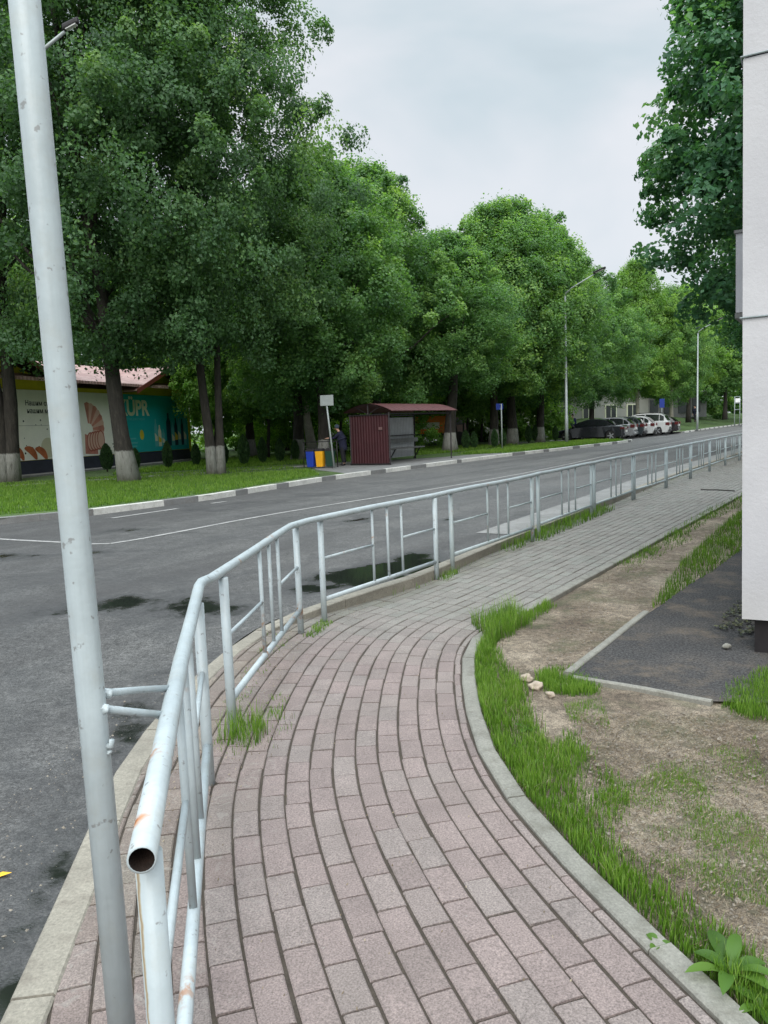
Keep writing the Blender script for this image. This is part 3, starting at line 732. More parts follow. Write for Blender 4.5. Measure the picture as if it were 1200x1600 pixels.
# pebbles of rubble
def lump(bm, c, r, seed=0, sq=.7):
    vs = bmesh.ops.create_icosphere(bm, subdivisions=3, radius=1)['verts']
    for v in vs:
        n = mn.noise(v.co*1.3+Vector((seed*7.1, 0, 0)))*.45+mn.noise(v.co*3.5+Vector((0, seed*3.3, 0)))*.2
        v.co = Vector(c)+Vector((v.co.x*r, v.co.y*r*.85, v.co.z*r*sq))*(1+n)
M['rubble'] = simple('rubble', (0.39, 0.3225, 0.255), .9, 0, .3, 30, .6, .006)
for k, (px, py, r, lb) in enumerate([(823, 1064, .042, 'largest pale rubble lump in grass left of the apron corner'), (838, 1077, .05, 'middle pale rubble lump of three beside the path grass'), (860, 1090, .028, 'smallest pale rubble lump nearest the trodden earth')]):
    bm = bmesh.new(); p = G(px, py); lump(bm, (0, 0, .02), r*.85, k+1)
    o = obj('rubble_lump', bm, M['rubble'], smooth=True); o.location = (p[0], p[1], 0); tag(o, lb, 'stone', 'rubble lumps by the path')
bm = bmesh.new(); lump(bm, (0, 0, .02), .028, 7, .6); o = obj('rubble_lump', bm, M['kerb_dirty'], smooth=True); q = G(1135, 1018); o.location = (q[0], q[1], .02); tag(o, 'small grey stone at the foot of the white building corner', 'stone')
# broad-leaved weeds
def weed(px, py, label, n, L, Wd, up=.8, seed=0):
    R = random.Random(seed); p = G(px, py)
    t = thing('broadleaf_weed', label, 'weed', (p[0], p[1], 0), R.uniform(0, 6))
    for k in range(n):
        a = k*2.4+R.uniform(-.3, .3); l = L*R.uniform(.7, 1.15); w_ = Wd*R.uniform(.8, 1.2); e = up*R.uniform(.6, 1.2)
        bm = bmesh.new(); rows = []
        for i in range(9):
            u = i/8; rr = l*u*(math.cos(e*(1-.55*u))); z = l*u*math.sin(e*(1-.55*u))*(1-.28*u*u)
            ww = .006 if u < .15 else w_*math.sin(PI*min(1, (u-.15)/.85*.97+.03))**.7*.5
            dz = ww*.35
            d = Vector((math.cos(a), math.sin(a), 0)); s_ = Vector((-math.sin(a), math.cos(a), 0)); c = d*rr+Vector((0, 0, z))
            rows.append([bm.verts.new(c-s_*ww+Vector((0, 0, dz))), bm.verts.new(c), bm.verts.new(c+s_*ww+Vector((0, 0, dz)))])
        for r0, r1 in zip(rows, rows[1:]):
            for k2 in range(2): bm.faces.new((r0[k2], r0[k2+1], r1[k2+1], r1[k2]))
        me = bpy.data.meshes.new('leaf'); bm.to_mesh(me); bm.free()
        at = me.attributes.new('tint', 'FLOAT', 'POINT'); at.data.foreach_set('value', [R.uniform(.3, .8)]*len(me.vertices))
        link_mesh('leaf', me, M['weed'], t, True)
weed(1142, 1528, 'large bright green dock plant with upright oval leaves in the grass', 8, .145, .046, 1.3, 1)
weed(1028, 1478, 'small single leaved sprout leaning over the path edging', 3, .06, .03, .7, 2)
weed(1190, 1575, 'low broad leaved weed in the lowest corner of grass', 6, .08, .032, .7, 3)
weed(825, 1140, 'low dock rosette in grass beside the bend of the edging', 5, .08, .028, .6, 4)
weed(850, 1190, 'small dock rosette in grass near the trodden earth', 5, .07, .025, .6, 5)
p = G(0, 1363)
bm = bmesh.new(); vs = [bm.verts.new(q) for q in ((-.035, -.01, .004), (.0, -.02, .006), (.045, 0, .012), (.0, .018, .006))]; bm.faces.new(vs)
o = obj('fallen_leaf', bm, simple('yellow_leaf', (.75, .42, .03), .6, var=.2)); o.location = (p[0], p[1], -.014); tag(o, 'yellow leaf lying on wet asphalt near the kerb', 'leaf')

# ================================================================ RAILING
rail = thing('pipe_railing', 'long white painted pipe railing with paired posts along the path', 'railing', (RAIL0[0], RAIL0[1], 0))
def rpart(name, bm, mat, smooth=False):
    bm.transform(Matrix.Translation((-RAIL0[0], -RAIL0[1], 0)))
    return obj(name, bm, mat, rail, smooth)
posts = [(-.455, 1.325), (-.845, 3.36), (-.852, 3.95), (-.69, 5.92), (-.53, 6.26), (.52, 7.83), (.72, 8.21), (1.96, 10.09), (2.10, 10.38), (3.38, 12.42), (3.47, 12.58), (4.78, 14.66), (4.86, 14.80), (6.20, 16.80), (6.27, 16.92), (7.64, 19.06), (7.71, 19.16), (9.05, 21.24), (9.12, 21.36), (10.45, 23.4), (10.52, 23.52), (11.9, 25.6), (11.97, 25.7), (13.3, 27.8)]
def dirn(a, b):
    v = Vector((b[0]-a[0], b[1]-a[1])); return v.normalized()
line = [RAIL0]
d0 = dirn(RAIL0, (-.895, 3.60))
cx = [(-.89, 3.58), (-.90, 3.68), (-.88, 3.80)]
line += [( -.67, 2.4)] + cx + [(-.81, 4.6), (-.71, 5.75), (-.62, 6.05), (-.44, 6.35)] + [(.52, 7.85), (.72, 8.17)] + posts[7:]
lp = []
for a, b in zip(line, line[1:]):
    n = max(1, int(math.hypot(b[0]-a[0], b[1]-a[1])/.5))
    for k in range(n): lp.append((a[0]+(b[0]-a[0])*k/n, a[1]+(b[1]-a[1])*k/n))
lp.append(line[-1])
# top rail as an open pipe
bm = bmesh.new()
pts = [Vector((p[0], p[1], RAILZ-.027+.003*math.sin(i*1.7))) for i, p in enumerate(lp)]
rr = tube(bm, pts, .0255, 20, caps=False)
bm.faces.new(rr[-1])
# wall thickness at the open near end
dd = (pts[1]-pts[0]).normalized(); inner = []
for v in rr[0]: inner.append(bm.verts.new(pts[0]+(v.co-pts[0])*.86))
for k in range(20): bm.faces.new((rr[0][k], inner[k], inner[(k+1) % 20], rr[0][(k+1) % 20]))
rpart('top_rail', bm, M['paint_rust'], True)
bm = bmesh.new(); a = [bm.verts.new(v) for v in ring(pts[0], dd, .0228, 20, Vector((.13, .07, 1)))]; b = [bm.verts.new(v) for v in ring(pts[0]+dd*.10, dd, .0228, 20, Vector((.13, .07, 1)))]
for k in range(20): bm.faces.new((a[k], b[k], b[(k+1) % 20], a[(k+1) % 20]))
bm.faces.new(b); rpart('pipe_bore', bm, M['rust'], True)
# weld beads
for (wx, wy) in ((-.888, 3.60), (-.885, 3.80)):
    pass
for i, p in enumerate(posts):
    bm = bmesh.new(); r = .025
    mt = (M['post_rust'] if i == 0 else M['paint']) if i < 6 else M['paint_grey']
    lean = random.uniform(-.004, .004)
    tube(bm, [(p[0], p[1], -.03), (p[0]+lean*.3, p[1], .3), (p[0]+lean, p[1], RAILZ-.055)], r, 14)
    rpart('post', bm, mt, True)
def bar(name, a, b, r, mt, n=10):
    bm = bmesh.new(); a = Vector(a); b = Vector(b); m1 = a.lerp(b, .5)+Vector((0, 0, random.uniform(-.003, .003)))
    tube(bm, [a, m1, b], r, n); rpart(name, bm, mt, True)
for k in range(0, len(posts), 2):
    a, b = Vector(posts[k]), Vector(posts[k+1]); mt = M['paint'] if k < 6 else M['paint_grey']
    P3 = lambda u, z: (a.x+(b.x-a.x)*u, a.y+(b.y-a.y)*u, z)
    zb, zm = .185, .53
    bar('bottom_rail', P3(.012, zb), P3(.988, zb), .0195, mt)
    us3 = (.40, .53, .66)
    for u in us3: bar('baluster', P3(u, zb+.01), P3(u, RAILZ-.045), .0125, mt, 8)
    bar('short_rail', P3(.012, zm), P3(us3[0], zm), .0115, mt, 8)
    bar('short_rail', P3(us3[2], zm), P3(.988, zm), .0115, mt, 8)
for p in posts[:14]:
    bm = bmesh.new(); lump(bm, (p[0]-RAIL0[0], p[1]-RAIL0[1], -.002), .040, p[0]*3, .14)
    bmesh.ops.translate(bm, verts=bm.verts, vec=(RAIL0[0], RAIL0[1], 0)); rpart('foot_soil', bm, M['joint'], True)
# --- tall pole welded to the railing
def GX(px, py, Y):      # world point where the photo's ray meets the upright plane at distance Y
    x = (px-600)/FOC; y = -(py-800)/FOC; c, s_ = math.cos(ROLL), math.sin(ROLL)
    a, b_ = x*c+y*s_, -x*s_+y*c; cp, sp = math.cos(PITCH), math.sin(PITCH); dy = cp+b_*sp
    return (a/dy*Y, EYE+(-sp+b_*cp)/dy*Y)
PY = 1.745
(xb_, zb_), (xt_, zt_) = GX(190, 1600, PY), GX(38, 0, PY)
sl_ = (xt_-xb_)/(zt_-zb_); PX = xb_-sl_*zb_
pole = thing('steel_pole', 'tall white painted steel pole braced to the near end of the railing', 'pole', (PX, PY, 0))
bm = bmesh.new(); tube(bm, [(-sl_*.05, 0, -.05), (sl_+.001, 0, 1.0), (2.2*sl_, .001, 2.2), (3.6*sl_, 0, 3.6)], [.0325]*4, 28); obj('shaft', bm, M['paint'], pole, True)
zq = RAILZ-.03
def onrail(y): return np.interp(y, [RAIL0[1], 2.4, 3.58], [RAIL0[0], -.67, -.89])
for (y_, zz0, zz1, yo) in ((2.14, .995, .875, .02), (1.93, .968, .872, -.005)):
    x_ = float(onrail(y_))
    bm = bmesh.new(); sx0 = sl_*.98; tube(bm, [(sx0+.02, yo, zz0), ((x_-PX+sx0)/2, (y_-PY)/2+yo/2, (zz0+zz1)/2+.001), (x_-PX, y_-PY, zz1)], .0095, 12)
    lump(bm, (sx0+.03, yo*1.2, zz0), .014, 3, .8); lump(bm, (x_-PX-.018, y_-PY-.008, zz1), .013, 4, .8)
    obj('brace', bm, M['paint'], pole, True)
bm = bmesh.new(); o_ = sl_*.88; tube(bm, [(o_+.028, -.006, .875), (o_+.042, -.008, .878), (o_+.044, -.009, .892)], [.007, .008, .006], 10); lump(bm, (o_+.034, -.006, .86), .008, 2); obj('hook', bm, M['paint'], pole, True)

# ================================================================ TREES
def crown_mesh(name, seed, R, z0, z1, nclump, nleaf, leaf, clump_r, top_pow=1.0, core=.55, low=.55, noise_amp=.28):
    r = np.random.default_rng(seed)
    H = z1-z0
    lobes = r.normal(size=(7, 3)); lobes /= np.linalg.norm(lobes, axis=1)[:, None]
    C = []; tries = 0
    while len(C) < nclump:
        h = r.random()**.85
        prof = (math.sin(PI*min(1, (h*(1-low*.18)+low*.18)))**.62)*(1-.25*h**2)
        a = r.uniform(0, 2*PI); d = np.array((math.cos(a), math.sin(a), (h-.5)*1.4)); dn = d/np.linalg.norm(d)
        lump_ = 1+noise_amp*np.max(np.clip(lobes@dn, 0, 1)**3*np.linspace(1, .5, 7)) - noise_amp*.4
        q = r.random(); f = q**(.38) if r.random() < .8 else q
        rad = R*prof*f*lump_
        C.append((rad*math.cos(a), rad*math.sin(a), z0+H*h+r.normal(0, .2), f))
    C = np.array(C)
    cr = clump_r*r.uniform(.55, 1.35, nclump)
    out_ = r.random(nclump) < .14                       # twigs reaching past the outline
    C[out_, :2] *= r.uniform(1.08, 1.28, (out_.sum(), 1)); C[out_, 2] += np.where(C[out_, 2] > z0+H*.6, r.uniform(.2, .9, out_.sum()), 0); cr[out_] *= .55
    # leaves of every clump: flattened drooping sprays
    k = nleaf; n = nclump*k
    ci = np.repeat(np.arange(nclump), k)
    D = r.normal(size=(n, 3)); D /= np.linalg.norm(D, axis=1)[:, None]
    rad = r.random(n)**.42
    # sub-sprays inside the clump
    sub = r.normal(size=(nclump, 9, 3)); sub /= np.linalg.norm(sub, axis=2)[:, :, None]; sub[:, :, 2] *= .9
    sj = r.integers(0, 9, n); sc = sub[ci, sj]*.72
    off = np.where((r.random(n) < .72)[:, None], sc+D*rad[:, None]*.42, D*rad[:, None]*1.0)
    off[:, 2] = off[:, 2]*.95 - .30*(off[:, 0]**2+off[:, 1]**2)
    P = C[ci, :3]+off*cr[ci][:, None]
    outd = P-np.array((0, 0, z0+H*.4)); outd /= np.linalg.norm(outd, axis=1)[:, None]+1e-6
    nrm = off*.8+outd*.5+np.array((0, 0, .55))+r.normal(size=(n, 3))*.62; nrm /= np.linalg.norm(nrm, axis=1)[:, None]
    t = np.cross(nrm, r.normal(size=(n, 3))); t /= np.linalg.norm(t, axis=1)[:, None]; t[:, 2] -= .35; t /= np.linalg.norm(t, axis=1)[:, None]
    bb = np.cross(nrm, t)
    L = leaf*r.uniform(.6, 1.35, n); Wd = L*r.uniform(.55, .85, n)
    v0 = P-t*L[:, None]*.5; v2 = P+t*L[:, None]*.5; v1 = P+bb*Wd[:, None]*.5+nrm*L[:, None]*.06-t*L[:, None]*.08; v3 = P-bb*Wd[:, None]*.5+nrm*L[:, None]*.06-t*L[:, None]*.08
    V = np.stack([v0, v1, v2, v3], 1).reshape(-1, 3); i = np.arange(n)*4
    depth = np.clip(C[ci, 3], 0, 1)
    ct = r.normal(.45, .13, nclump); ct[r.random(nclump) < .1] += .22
    tint = np.clip(ct[ci]+r.normal(0, .10, n)+.20*(off[:, 2])+.22*(depth-.7), 0, 1)  # light from above painted into the tint: clump tops lighter, undersides darker
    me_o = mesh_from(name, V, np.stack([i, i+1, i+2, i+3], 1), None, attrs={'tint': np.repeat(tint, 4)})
    me = me_o.data; bpy.data.objects.remove(me_o)
    return me, C
def trunk_bm(R, H, C, seed, fork=False, lean=(0, 0), limbs=14, z_first=4.3):
    rd = random.Random(seed); bm = bmesh.new()
    def stem(x0, y0, lx, ly, r0, top):
        pts = []; rs = []; n = 12
        for i in range(n+1):
            u = i/n; z = top*u
            wob = .10*math.sin(u*5+seed)*u+.05*math.sin(u*13+seed*2)
            pts.append((x0+lx*u+wob, y0+ly*u+wob*.7, z-.1 if i == 0 else z)); flare = 1+.38*math.exp(-u*30)
            rs.append(max(.03, r0*flare*(1-.86*u**.9)))
        # denser rings near ground
        tube(bm, pts, rs, 12, jit=.06); return pts, rs
    stems = []
    if fork:
        stems.append(stem(-.10, 0, lean[0]-.6, lean[1], R*.85, H*.85)); stems.append(stem(.14, .05, lean[0]+.8, lean[1]+.2, R*.72, H*.8))
    else: stems.append(stem(0, 0, lean[0], lean[1], R, H*.86))
    idx = list(range(len(C))); rd.shuffle(idx)
    cnt = 0
    for i in idx:
        if cnt >= limbs: break
        c = C[i]
        if c[2] < z_first+.5: continue
        pts, rs = rd.choice(stems)
        zs = max(z_first, c[2]*rd.uniform(.45, .75)-.4); j = min(len(pts)-2, max(1, int(zs/ (H*.86)*12)))
        p = Vector(pts[j]); q = Vector((c[0], c[1], c[2])); mid = p.lerp(q, .5)+Vector((0, 0, -.25+rd.uniform(-.1, .4)))
        r1 = rs[j]*.45
        tube(bm, [p, p.lerp(mid, .5)+Vector((0, 0, .1)), mid, mid.lerp(q, .5)+Vector((0, 0, .12)), q], [r1, r1*.75, r1*.5, r1*.3, r1*.12], 7); cnt += 1
    return bm
CR = {}
CR['A'] = crown_mesh('crown_a', 11, 5.0, 3.9, 19.5, 520, 400, .112, .82, noise_amp=.45)
CR['B'] = crown_mesh('crown_b', 23, 5.1, 3.8, 19.0, 520, 400, .112, .82, noise_amp=.45)
CR['C'] = crown_mesh('crown_c', 31, 4.4, 2.9, 13.6, 400, 300, .13, .74, noise_amp=.40)
CR['D'] = crown_mesh('crown_d', 47, 4.6, 3.2, 14.6, 400, 300, .14, .78, noise_amp=.38)
CR['E'] = crown_mesh('crown_e', 53, 4.6, 3.8, 14.0, 250, 190, .25, .95)
CR['M'] = crown_mesh('crown_m', 61, 4.8, 5.0, 19.0, 460, 230, .19, .78, noise_amp=.42, low=1.2)
def recolor(key, mat):
    me = CR[key][0].copy(); me.materials.clear(); me.materials.append(mat); return me
cache = {}
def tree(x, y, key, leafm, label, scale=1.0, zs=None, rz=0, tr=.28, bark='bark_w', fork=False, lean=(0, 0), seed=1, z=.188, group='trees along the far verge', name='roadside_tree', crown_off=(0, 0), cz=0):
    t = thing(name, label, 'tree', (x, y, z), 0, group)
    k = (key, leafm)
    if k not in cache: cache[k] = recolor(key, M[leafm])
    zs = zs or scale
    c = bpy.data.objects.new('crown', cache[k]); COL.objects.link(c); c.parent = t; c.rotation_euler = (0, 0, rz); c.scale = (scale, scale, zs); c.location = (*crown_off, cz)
    C = CR[key][1].copy(); cs, sn = math.cos(rz), math.sin(rz)
    X = (C[:, 0]*cs-C[:, 1]*sn)*scale+crown_off[0]; Y = (C[:, 0]*sn+C[:, 1]*cs)*scale+crown_off[1]; C = np.stack([X, Y, C[:, 2]*zs+cz], 1)
    bm = trunk_bm(tr, float(C[:, 2].max()), C, seed, fork, lean, limbs=16 if tr > .2 else 7)
    obj('trunk', bm, M[bark], t)
    return t
T = tree
T(-12.9, 26.4, 'A', 'leaf_dark', 'large dark leafy tree with forked trunk in front of the cream poster', 1.0, 1.0, .5, .36, fork=True, seed=3)
T(-7.8, 23.8, 'B', 'leaf_dark', 'large dark tree with thick whitewashed trunk between the cream and teal posters', .98, 1.0, 1.2, .27, seed=5, lean=(-1.6, 0))
T(-5.6, 25.6, 'A', 'leaf_dark', 'large dark tree with split whitewashed trunk right of the teal poster', .88, .98, 3.5, .19, fork=True, seed=7, crown_off=(.25, 0))
T(-2.3, 30.6, 'C', 'leaf_mid', 'mid green tree whose trunk stands behind the bins and grey sign', .95, .86, 0.3, .24, seed=9, z=.188)
T(-.2, 36.5, 'D', 'leaf_mid', 'fresh green tree with its crown above the bus shelter roof', .9, .88, 1.9, .26, seed=12)
T(3.4, 38.6, 'C', 'leaf_mid', 'green tree with leaning whitewashed trunk at the open end of the shelter', .9, .68, 2.4, .33, seed=14, lean=(.7, 0), cz=1.2)
T(6.6, 45.0, 'D', 'leaf_mid', 'green tree just left of the thick trunk behind the blue sign', .95, .9, 4.4, .27, seed=15)
T(7.9, 46.6, 'D', 'leaf_mid', 'green tree with thick dark trunk just right of the blue sign', 1.1, .94, 5.1, .33, seed=16)
T(10.2, 49.3, 'C', 'leaf_mid', 'green tree with dark trunk left of the grey lamp post', 1.1, 1.02, 0.9, .27, seed=18)
T(13.0, 58, 'D', 'leaf_mid', 'green tree behind the black saloon car', 1.0, .95, 2.0, .26, seed=19, group='trees behind the parked cars')
T(17.5, 64, 'C', 'leaf_mid', 'green tree behind the middle of the car row', 1.05, .95, 3.2, .24, seed=21, group='trees behind the parked cars')
T(23.6, 71, 'D', 'leaf_lime', 'pale lime green tree behind the silver sport utility car', .95, 1.02, 4.1, .2, 'bark_pale', seed=22, group='trees behind the parked cars')
T(27.5, 73, 'C', 'leaf_mid', 'green tree with pale trunk left of the far lamp post', .95, .95, 1.0, .22, 'bark_pale', seed=23, group='trees behind the parked cars')
T(33.5, 84, 'E', 'leaf_lime', 'lime green tree on the grass bank beside the far lamp post', 1.0, 1.0, 1.0, .25, 'bark', seed=24, group='trees on the grass bank', z=.8)
T(41, 92, 'E', 'leaf_mid', 'green tree on the grass bank above the far walker', 1.1, 1.0, 2.0, .25, 'bark', seed=25, group='trees on the grass bank', z=.9)
T(50, 104, 'E', 'leaf_mid', 'farthest green tree on the bank at the end of the road', 1.4, 1.2, 3.0, .25, 'bark', seed=26, group='trees on the grass bank', z=.8)
# second row behind
T(-3.7, 34.4, 'C', 'leaf_mid', 'tree with stout whitewashed trunk behind the blue bin', .8, .9, 5.0, .27, seed=31, group='trees behind the verge')
T(-3.4, 37.5, 'E', 'leaf_mid', 'tree with tall slanting grey trunk behind the bins', .9, .9, 4.0, .24, 'bark_pale', seed=32, lean=(-1.0, 0), group='trees behind the verge')
T(-7.0, 41.5, 'E', 'leaf_mid', 'tree with whitewashed trunk behind the row of thujas', .95, .95, .4, .26, seed=33, group='trees behind the verge')
bgl = [(-13.5, 48, 'leaf_lime', 'bright tree rising behind the shop roof'), (-20, 44, 'leaf_mid', 'tree behind the left end of the shop roof'), (-6.5, 52, 'leaf_lime', 'bright tree in the wood behind the thuja row'), (0.5, 50, 'leaf_lime', 'bright lime tree behind the bus shelter roof'),
       (5.2, 56, 'leaf_mid', 'tree in front of the left end of the pale building'), (10.5, 66, 'leaf_mid', 'tree at the middle of the pale building'), (18, 80, 'leaf_mid', 'tree behind the right end of the pale building'), (-28, 58, 'leaf_mid', 'tree far behind the shop'),
       (-10, 64, 'leaf_mid', 'deep wood tree behind the thuja row'), (-1.5, 64, 'leaf_mid', 'deep wood tree behind the bus shelter'), (28, 92, 'leaf_mid', 'tree far beyond the car park'), (36, 104, 'leaf_mid', 'tree far beyond the grass bank')]
for k, (x, y, lm, lb) in enumerate(bgl):
    T(x, y, 'E', lm, lb, 1.05, .92 if y < 60 else 1.05, k*1.3, .2, 'bark', seed=40+k, group='background trees', name='background_tree')
yl = [(-8.3, 39, 'slender young tree behind the split trunk by the shop'), (-5.6, 38.2, 'slender young tree behind the third thuja right of the shop'), (-4.9, 43.5, 'thin young tree in the shade between thujas and bins'), (-2.2, 43, 'thin young tree just left of the shelter back'), (1.6, 44.5, 'young tree standing behind the shelter roof'),
      (4.7, 46.5, 'thin double stemmed young tree right of the shelter post'), (5.6, 49.5, 'thin young tree between the shelter tree and the blue sign'), (7.2, 55, 'thin young tree far behind the blue sign'), (9.3, 56, 'thin young tree before the pale building windows'), (12.2, 60.5, 'thin young tree before the right half of the pale building')]
for k, (x, y, lb) in enumerate(yl):
    T(x, y, 'E', 'leaf_lime' if k % 2 else 'leaf_bright', lb, .45+.06*(k % 3), .52+.05*(k % 2), k*.9, .09, 'bark', fork=(k == 5), seed=80+k, group='young background trees', name='young_tree')
T(13.7, 25.2, 'M', 'leaf_blue', 'tall dark maple rising beside the white building', 1.12, 1.0, 2.2, .35, 'bark', seed=60, group=None, name='maple_tree', z=0)
T(18.5, 34, 'M', 'leaf_blue', 'second maple behind the tall maple past the white building', .95, .85, .2, .3, 'bark', seed=61, group=None, name='maple_tree', z=0)

# undergrowth: low foliage of the wood behind
def undergrowth(name, spots, leafm, label, leaf=.2, nleaf=300):
    Vs, Fs, Ts = [], [], []; b = 0
    for (x, y, rx_, h, n) in spots:
        me, C = crown_mesh('tmp', int(abs(x*13+y*7))+5, rx_, .1, h, n, nleaf, leaf, .8, low=1.0)
        v = np.empty(len(me.vertices)*3, np.float32); me.vertices.foreach_get('co', v); v = v.reshape(-1, 3)+np.array((x, y, .15), np.float32)
        tt = np.empty(len(v), np.float32); me.attributes['tint'].data.foreach_get('value', tt)
        Vs.append(v); i = np.arange(len(v)//4)*4+b; Fs.append(np.stack([i, i+1, i+2, i+3], 1)); Ts.append(tt); b += len(v); bpy.data.meshes.remove(me)
    return struct(mesh_from(name, np.concatenate(Vs), np.concatenate(Fs), M[leafm], attrs={'tint': np.concatenate(Ts)}), label, 'stuff')
sp = []
R_ = random.Random(4)
for k in range(16):
    x = -20+k*2.1; y = 56+R_.uniform(-2, 3); sp.append((x, y, 2.6, R_.uniform(4.5, 7.5), 36))
undergrowth('woodland', sp, 'leaf_bright', 'bright green wood closing the view behind bins and shelter')
sp = [(-6.8+k*1.5, 44+R_.uniform(-1, 2), 1.3, R_.uniform(1.2, 2.6), 12) for k in range(7)]
undergrowth('undergrowth', sp, 'leaf_bright', 'low bright undergrowth behind the thuja row', .13, 260)
sp = [(14+k*4.2, 88+k*2, 4.0, R_.uniform(6, 9), 34) for k in range(4)]+[(32+k*6, 112+k*4, 6.0, R_.uniform(9, 12), 36) for k in range(6)]+[(60, 122, 9, 14, 50), (76, 135, 9, 14, 50), (44, 108, 5, 12, 50), (49, 116, 5, 12, 50), (56, 112, 6, 12, 50), (40, 106, 5, 10, 40), (66, 118, 7, 13, 50), (58, 150, 9, 9, 60), (50, 140, 9, 8, 60), (68, 150, 9, 10, 60), (46, 128, 6, 7, 40)]
undergrowth('distant_trees', sp, 'leaf_mid', 'distant band of trees at the end of the road', .4)
sp = [(20+k*4.5, 33+k*5.5, 3.2, 6.5, 30) for k in range(5)]
undergrowth('bushes', sp, 'leaf_mid', 'bushes beyond the maple past the white building', .25)

# thujas
def thuja():
    t = thing('thuja_shrub', 'x', 'shrub', (0, 0, 0), 0, 'young thujas planted in a row')
    r = np.random.default_rng(3); n = 2600
    h = r.random(n)**1.1; a = r.uniform(0, 2*PI, n); rad = .21*np.sin(PI*np.clip(h*.86+.14, 0, 1))**.7*(.75+.3*r.random(n))
    P = np.stack([np.cos(a)*rad, np.sin(a)*rad, .12+.84*h], 1)
    up = np.stack([np.cos(a)*.35, np.sin(a)*.35, np.ones(n)], 1); up += r.normal(0, .2, (n, 3)); up /= np.linalg.norm(up, axis=1)[:, None]
    s_ = np.cross(up, r.normal(size=(n, 3))); s_ /= np.linalg.norm(s_, axis=1)[:, None]
    L = .09*r.uniform(.6, 1.3, n)[:, None]; W_ = .026
    V = np.stack([P-up*L*.5, P+s_*W_, P+up*L*.5, P-s_*W_], 1).reshape(-1, 3); i = np.arange(n)*4
    mesh_from('foliage', V, np.stack([i, i+1, i+2, i+3], 1), M['leaf_thuja'], t, {'tint': np.repeat(np.clip(r.normal(.45, .18, n)+.25*(rad-.2), 0, 1), 4)})
    bm = bmesh.new(); tube(bm, [(0, 0, -.05), (0, 0, .5)], [.03, .02], 7); obj('stem', bm, M['bark'], t)
    return t
th = [(168, 737, 1.15, 'thuja before the dark plinth just left of the thick trunk'), (213, 735, 1.0, 'thuja partly behind the thick whitewashed trunk'), (263, 733, 1.1, 'thuja in front of the teal poster'), (307, 729, 1.05, 'thuja at the right corner of the shop'),
      (350, 727, 1.15, 'thuja just right of the split trunk'), (382, 728, 1.3, 'tallest thuja between the split trunk and the bins'), (411, 725, 1.1, 'thuja in the middle of open grass left of the bins'), (438, 723, 1.15, 'thuja second to the left of the blue bin'), (462, 721, 1.0, 'thuja just left of the blue bin'),
      (728, 703, 1.1, 'thuja left of the blue sign beside a thin stem'), (741, 702, 1.0, 'thuja between the shelter tree and blue sign'), (773, 700, 1.0, 'thuja just left of the blue sign'), (786, 698, 1.0, 'thuja behind the blue sign post'), (826, 692, 1.1, 'thuja between two dark trunks'), (837, 691, 1.2, 'thuja left of the last dark trunk before the lamp post'), (868, 689, 1.0, 'thuja between the last dark trunk and lamp post')]
tp = None
for (px, py, s, lb) in th:
    p = G(px, py, .19)
    if tp is None:
        tp = thuja(); tp.location = (*p, .188); tp.scale = (s, s, s); tp['label'] = lb
    else:
        k = .86*s if px < 700 else .9*s
        dup(tp, (*p, .188), random.uniform(0, 6), lb, scale=(k, k, s*random.uniform(.92, 1.05)))

# ================================================================ BUS SHELTER
U = Vector((.55, .835, 0)).normalized(); Wv = Vector((-.83, .56, 0)).normalized()
sh = thing('bus_shelter', 'maroon metal bus shelter with arched roof and a bench', 'bus shelter', (.29, 27.5, .19))
def SP(l, w, z): return U*l+Wv*w+Vector((0, 0, z))
LEN, DEP, HT = 4.6, 1.75, 1.80
def corr(bm, p0, du, L, z0, z1, amp, pitch, nrm):
    n = int(L/(pitch/4)); rows = []
    for i in range(n+1):
        u = L*i/n; o_ = amp*(1 if (i % 4) in (1, 2) else -1)
        b = p0+du*u+nrm*o_; rows.append((bm.verts.new(b+Vector((0, 0, z0))), bm.verts.new(b+Vector((0, 0, z1)))))
    for a, b in zip(rows, rows[1:]): bm.faces.new((a[0], b[0], b[1], a[1]))
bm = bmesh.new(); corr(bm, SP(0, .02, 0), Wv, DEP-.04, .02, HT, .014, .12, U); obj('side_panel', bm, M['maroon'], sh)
bm = bmesh.new(); corr(bm, SP(.02, DEP, 0), U, LEN-.04, .12, HT-.08, .012, .12, Wv); obj('back_panel', bm, M['pale_sheet'], sh)
bm = bmesh.new()
n = 14; ra, rb = [], []
for i in range(n+1):
    u = i/n; w_ = -.22+(DEP+.4)*u; z = HT+.06+.34*math.sin(PI*(u*.92+.04))**.9
    ra.append((w_, z))
for th_, rev in ((0, 0), (.02, 1)):
    rows = []
    for k in range(31):
        l = -.1+(LEN+.35)*k/30; rows.append([bm.verts.new(SP(l, w_, z+th_+(.008 if k % 2 else 0))) for w_, z in ra])
    for a, b in zip(rows, rows[1:]):
        for i in range(n): bm.faces.new((a[i], a[i+1], b[i+1], b[i]))
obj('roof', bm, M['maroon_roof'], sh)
def stick(name, a, b, r=.025, mat='dark_metal', par=None):
    bm = bmesh.new(); d = (b-a); L = d.length; m = Matrix.Translation((a+b)/2) @ d.to_track_quat('Z', 'Y').to_matrix().to_4x4()
    box(bm, (0, 0, 0), (r*2, r*2, L), M=m); return obj(name, bm, M[mat], par)
for l in (0, LEN/2, LEN): stick('frame_post', SP(l, DEP-.04, -.02), SP(l, DEP-.04, HT+.05), .025, par=sh)
for l in (0, LEN): stick('frame_post', SP(l, -.01, -.02), SP(l, -.01, HT+.09), .025, par=sh)
stick('eaves_beam', SP(0, -.0, HT+.03), SP(LEN, -.0, HT+.03), .022, par=sh); stick('eaves_beam', SP(0, DEP-.04, HT), SP(LEN, DEP-.04, HT), .022, par=sh)
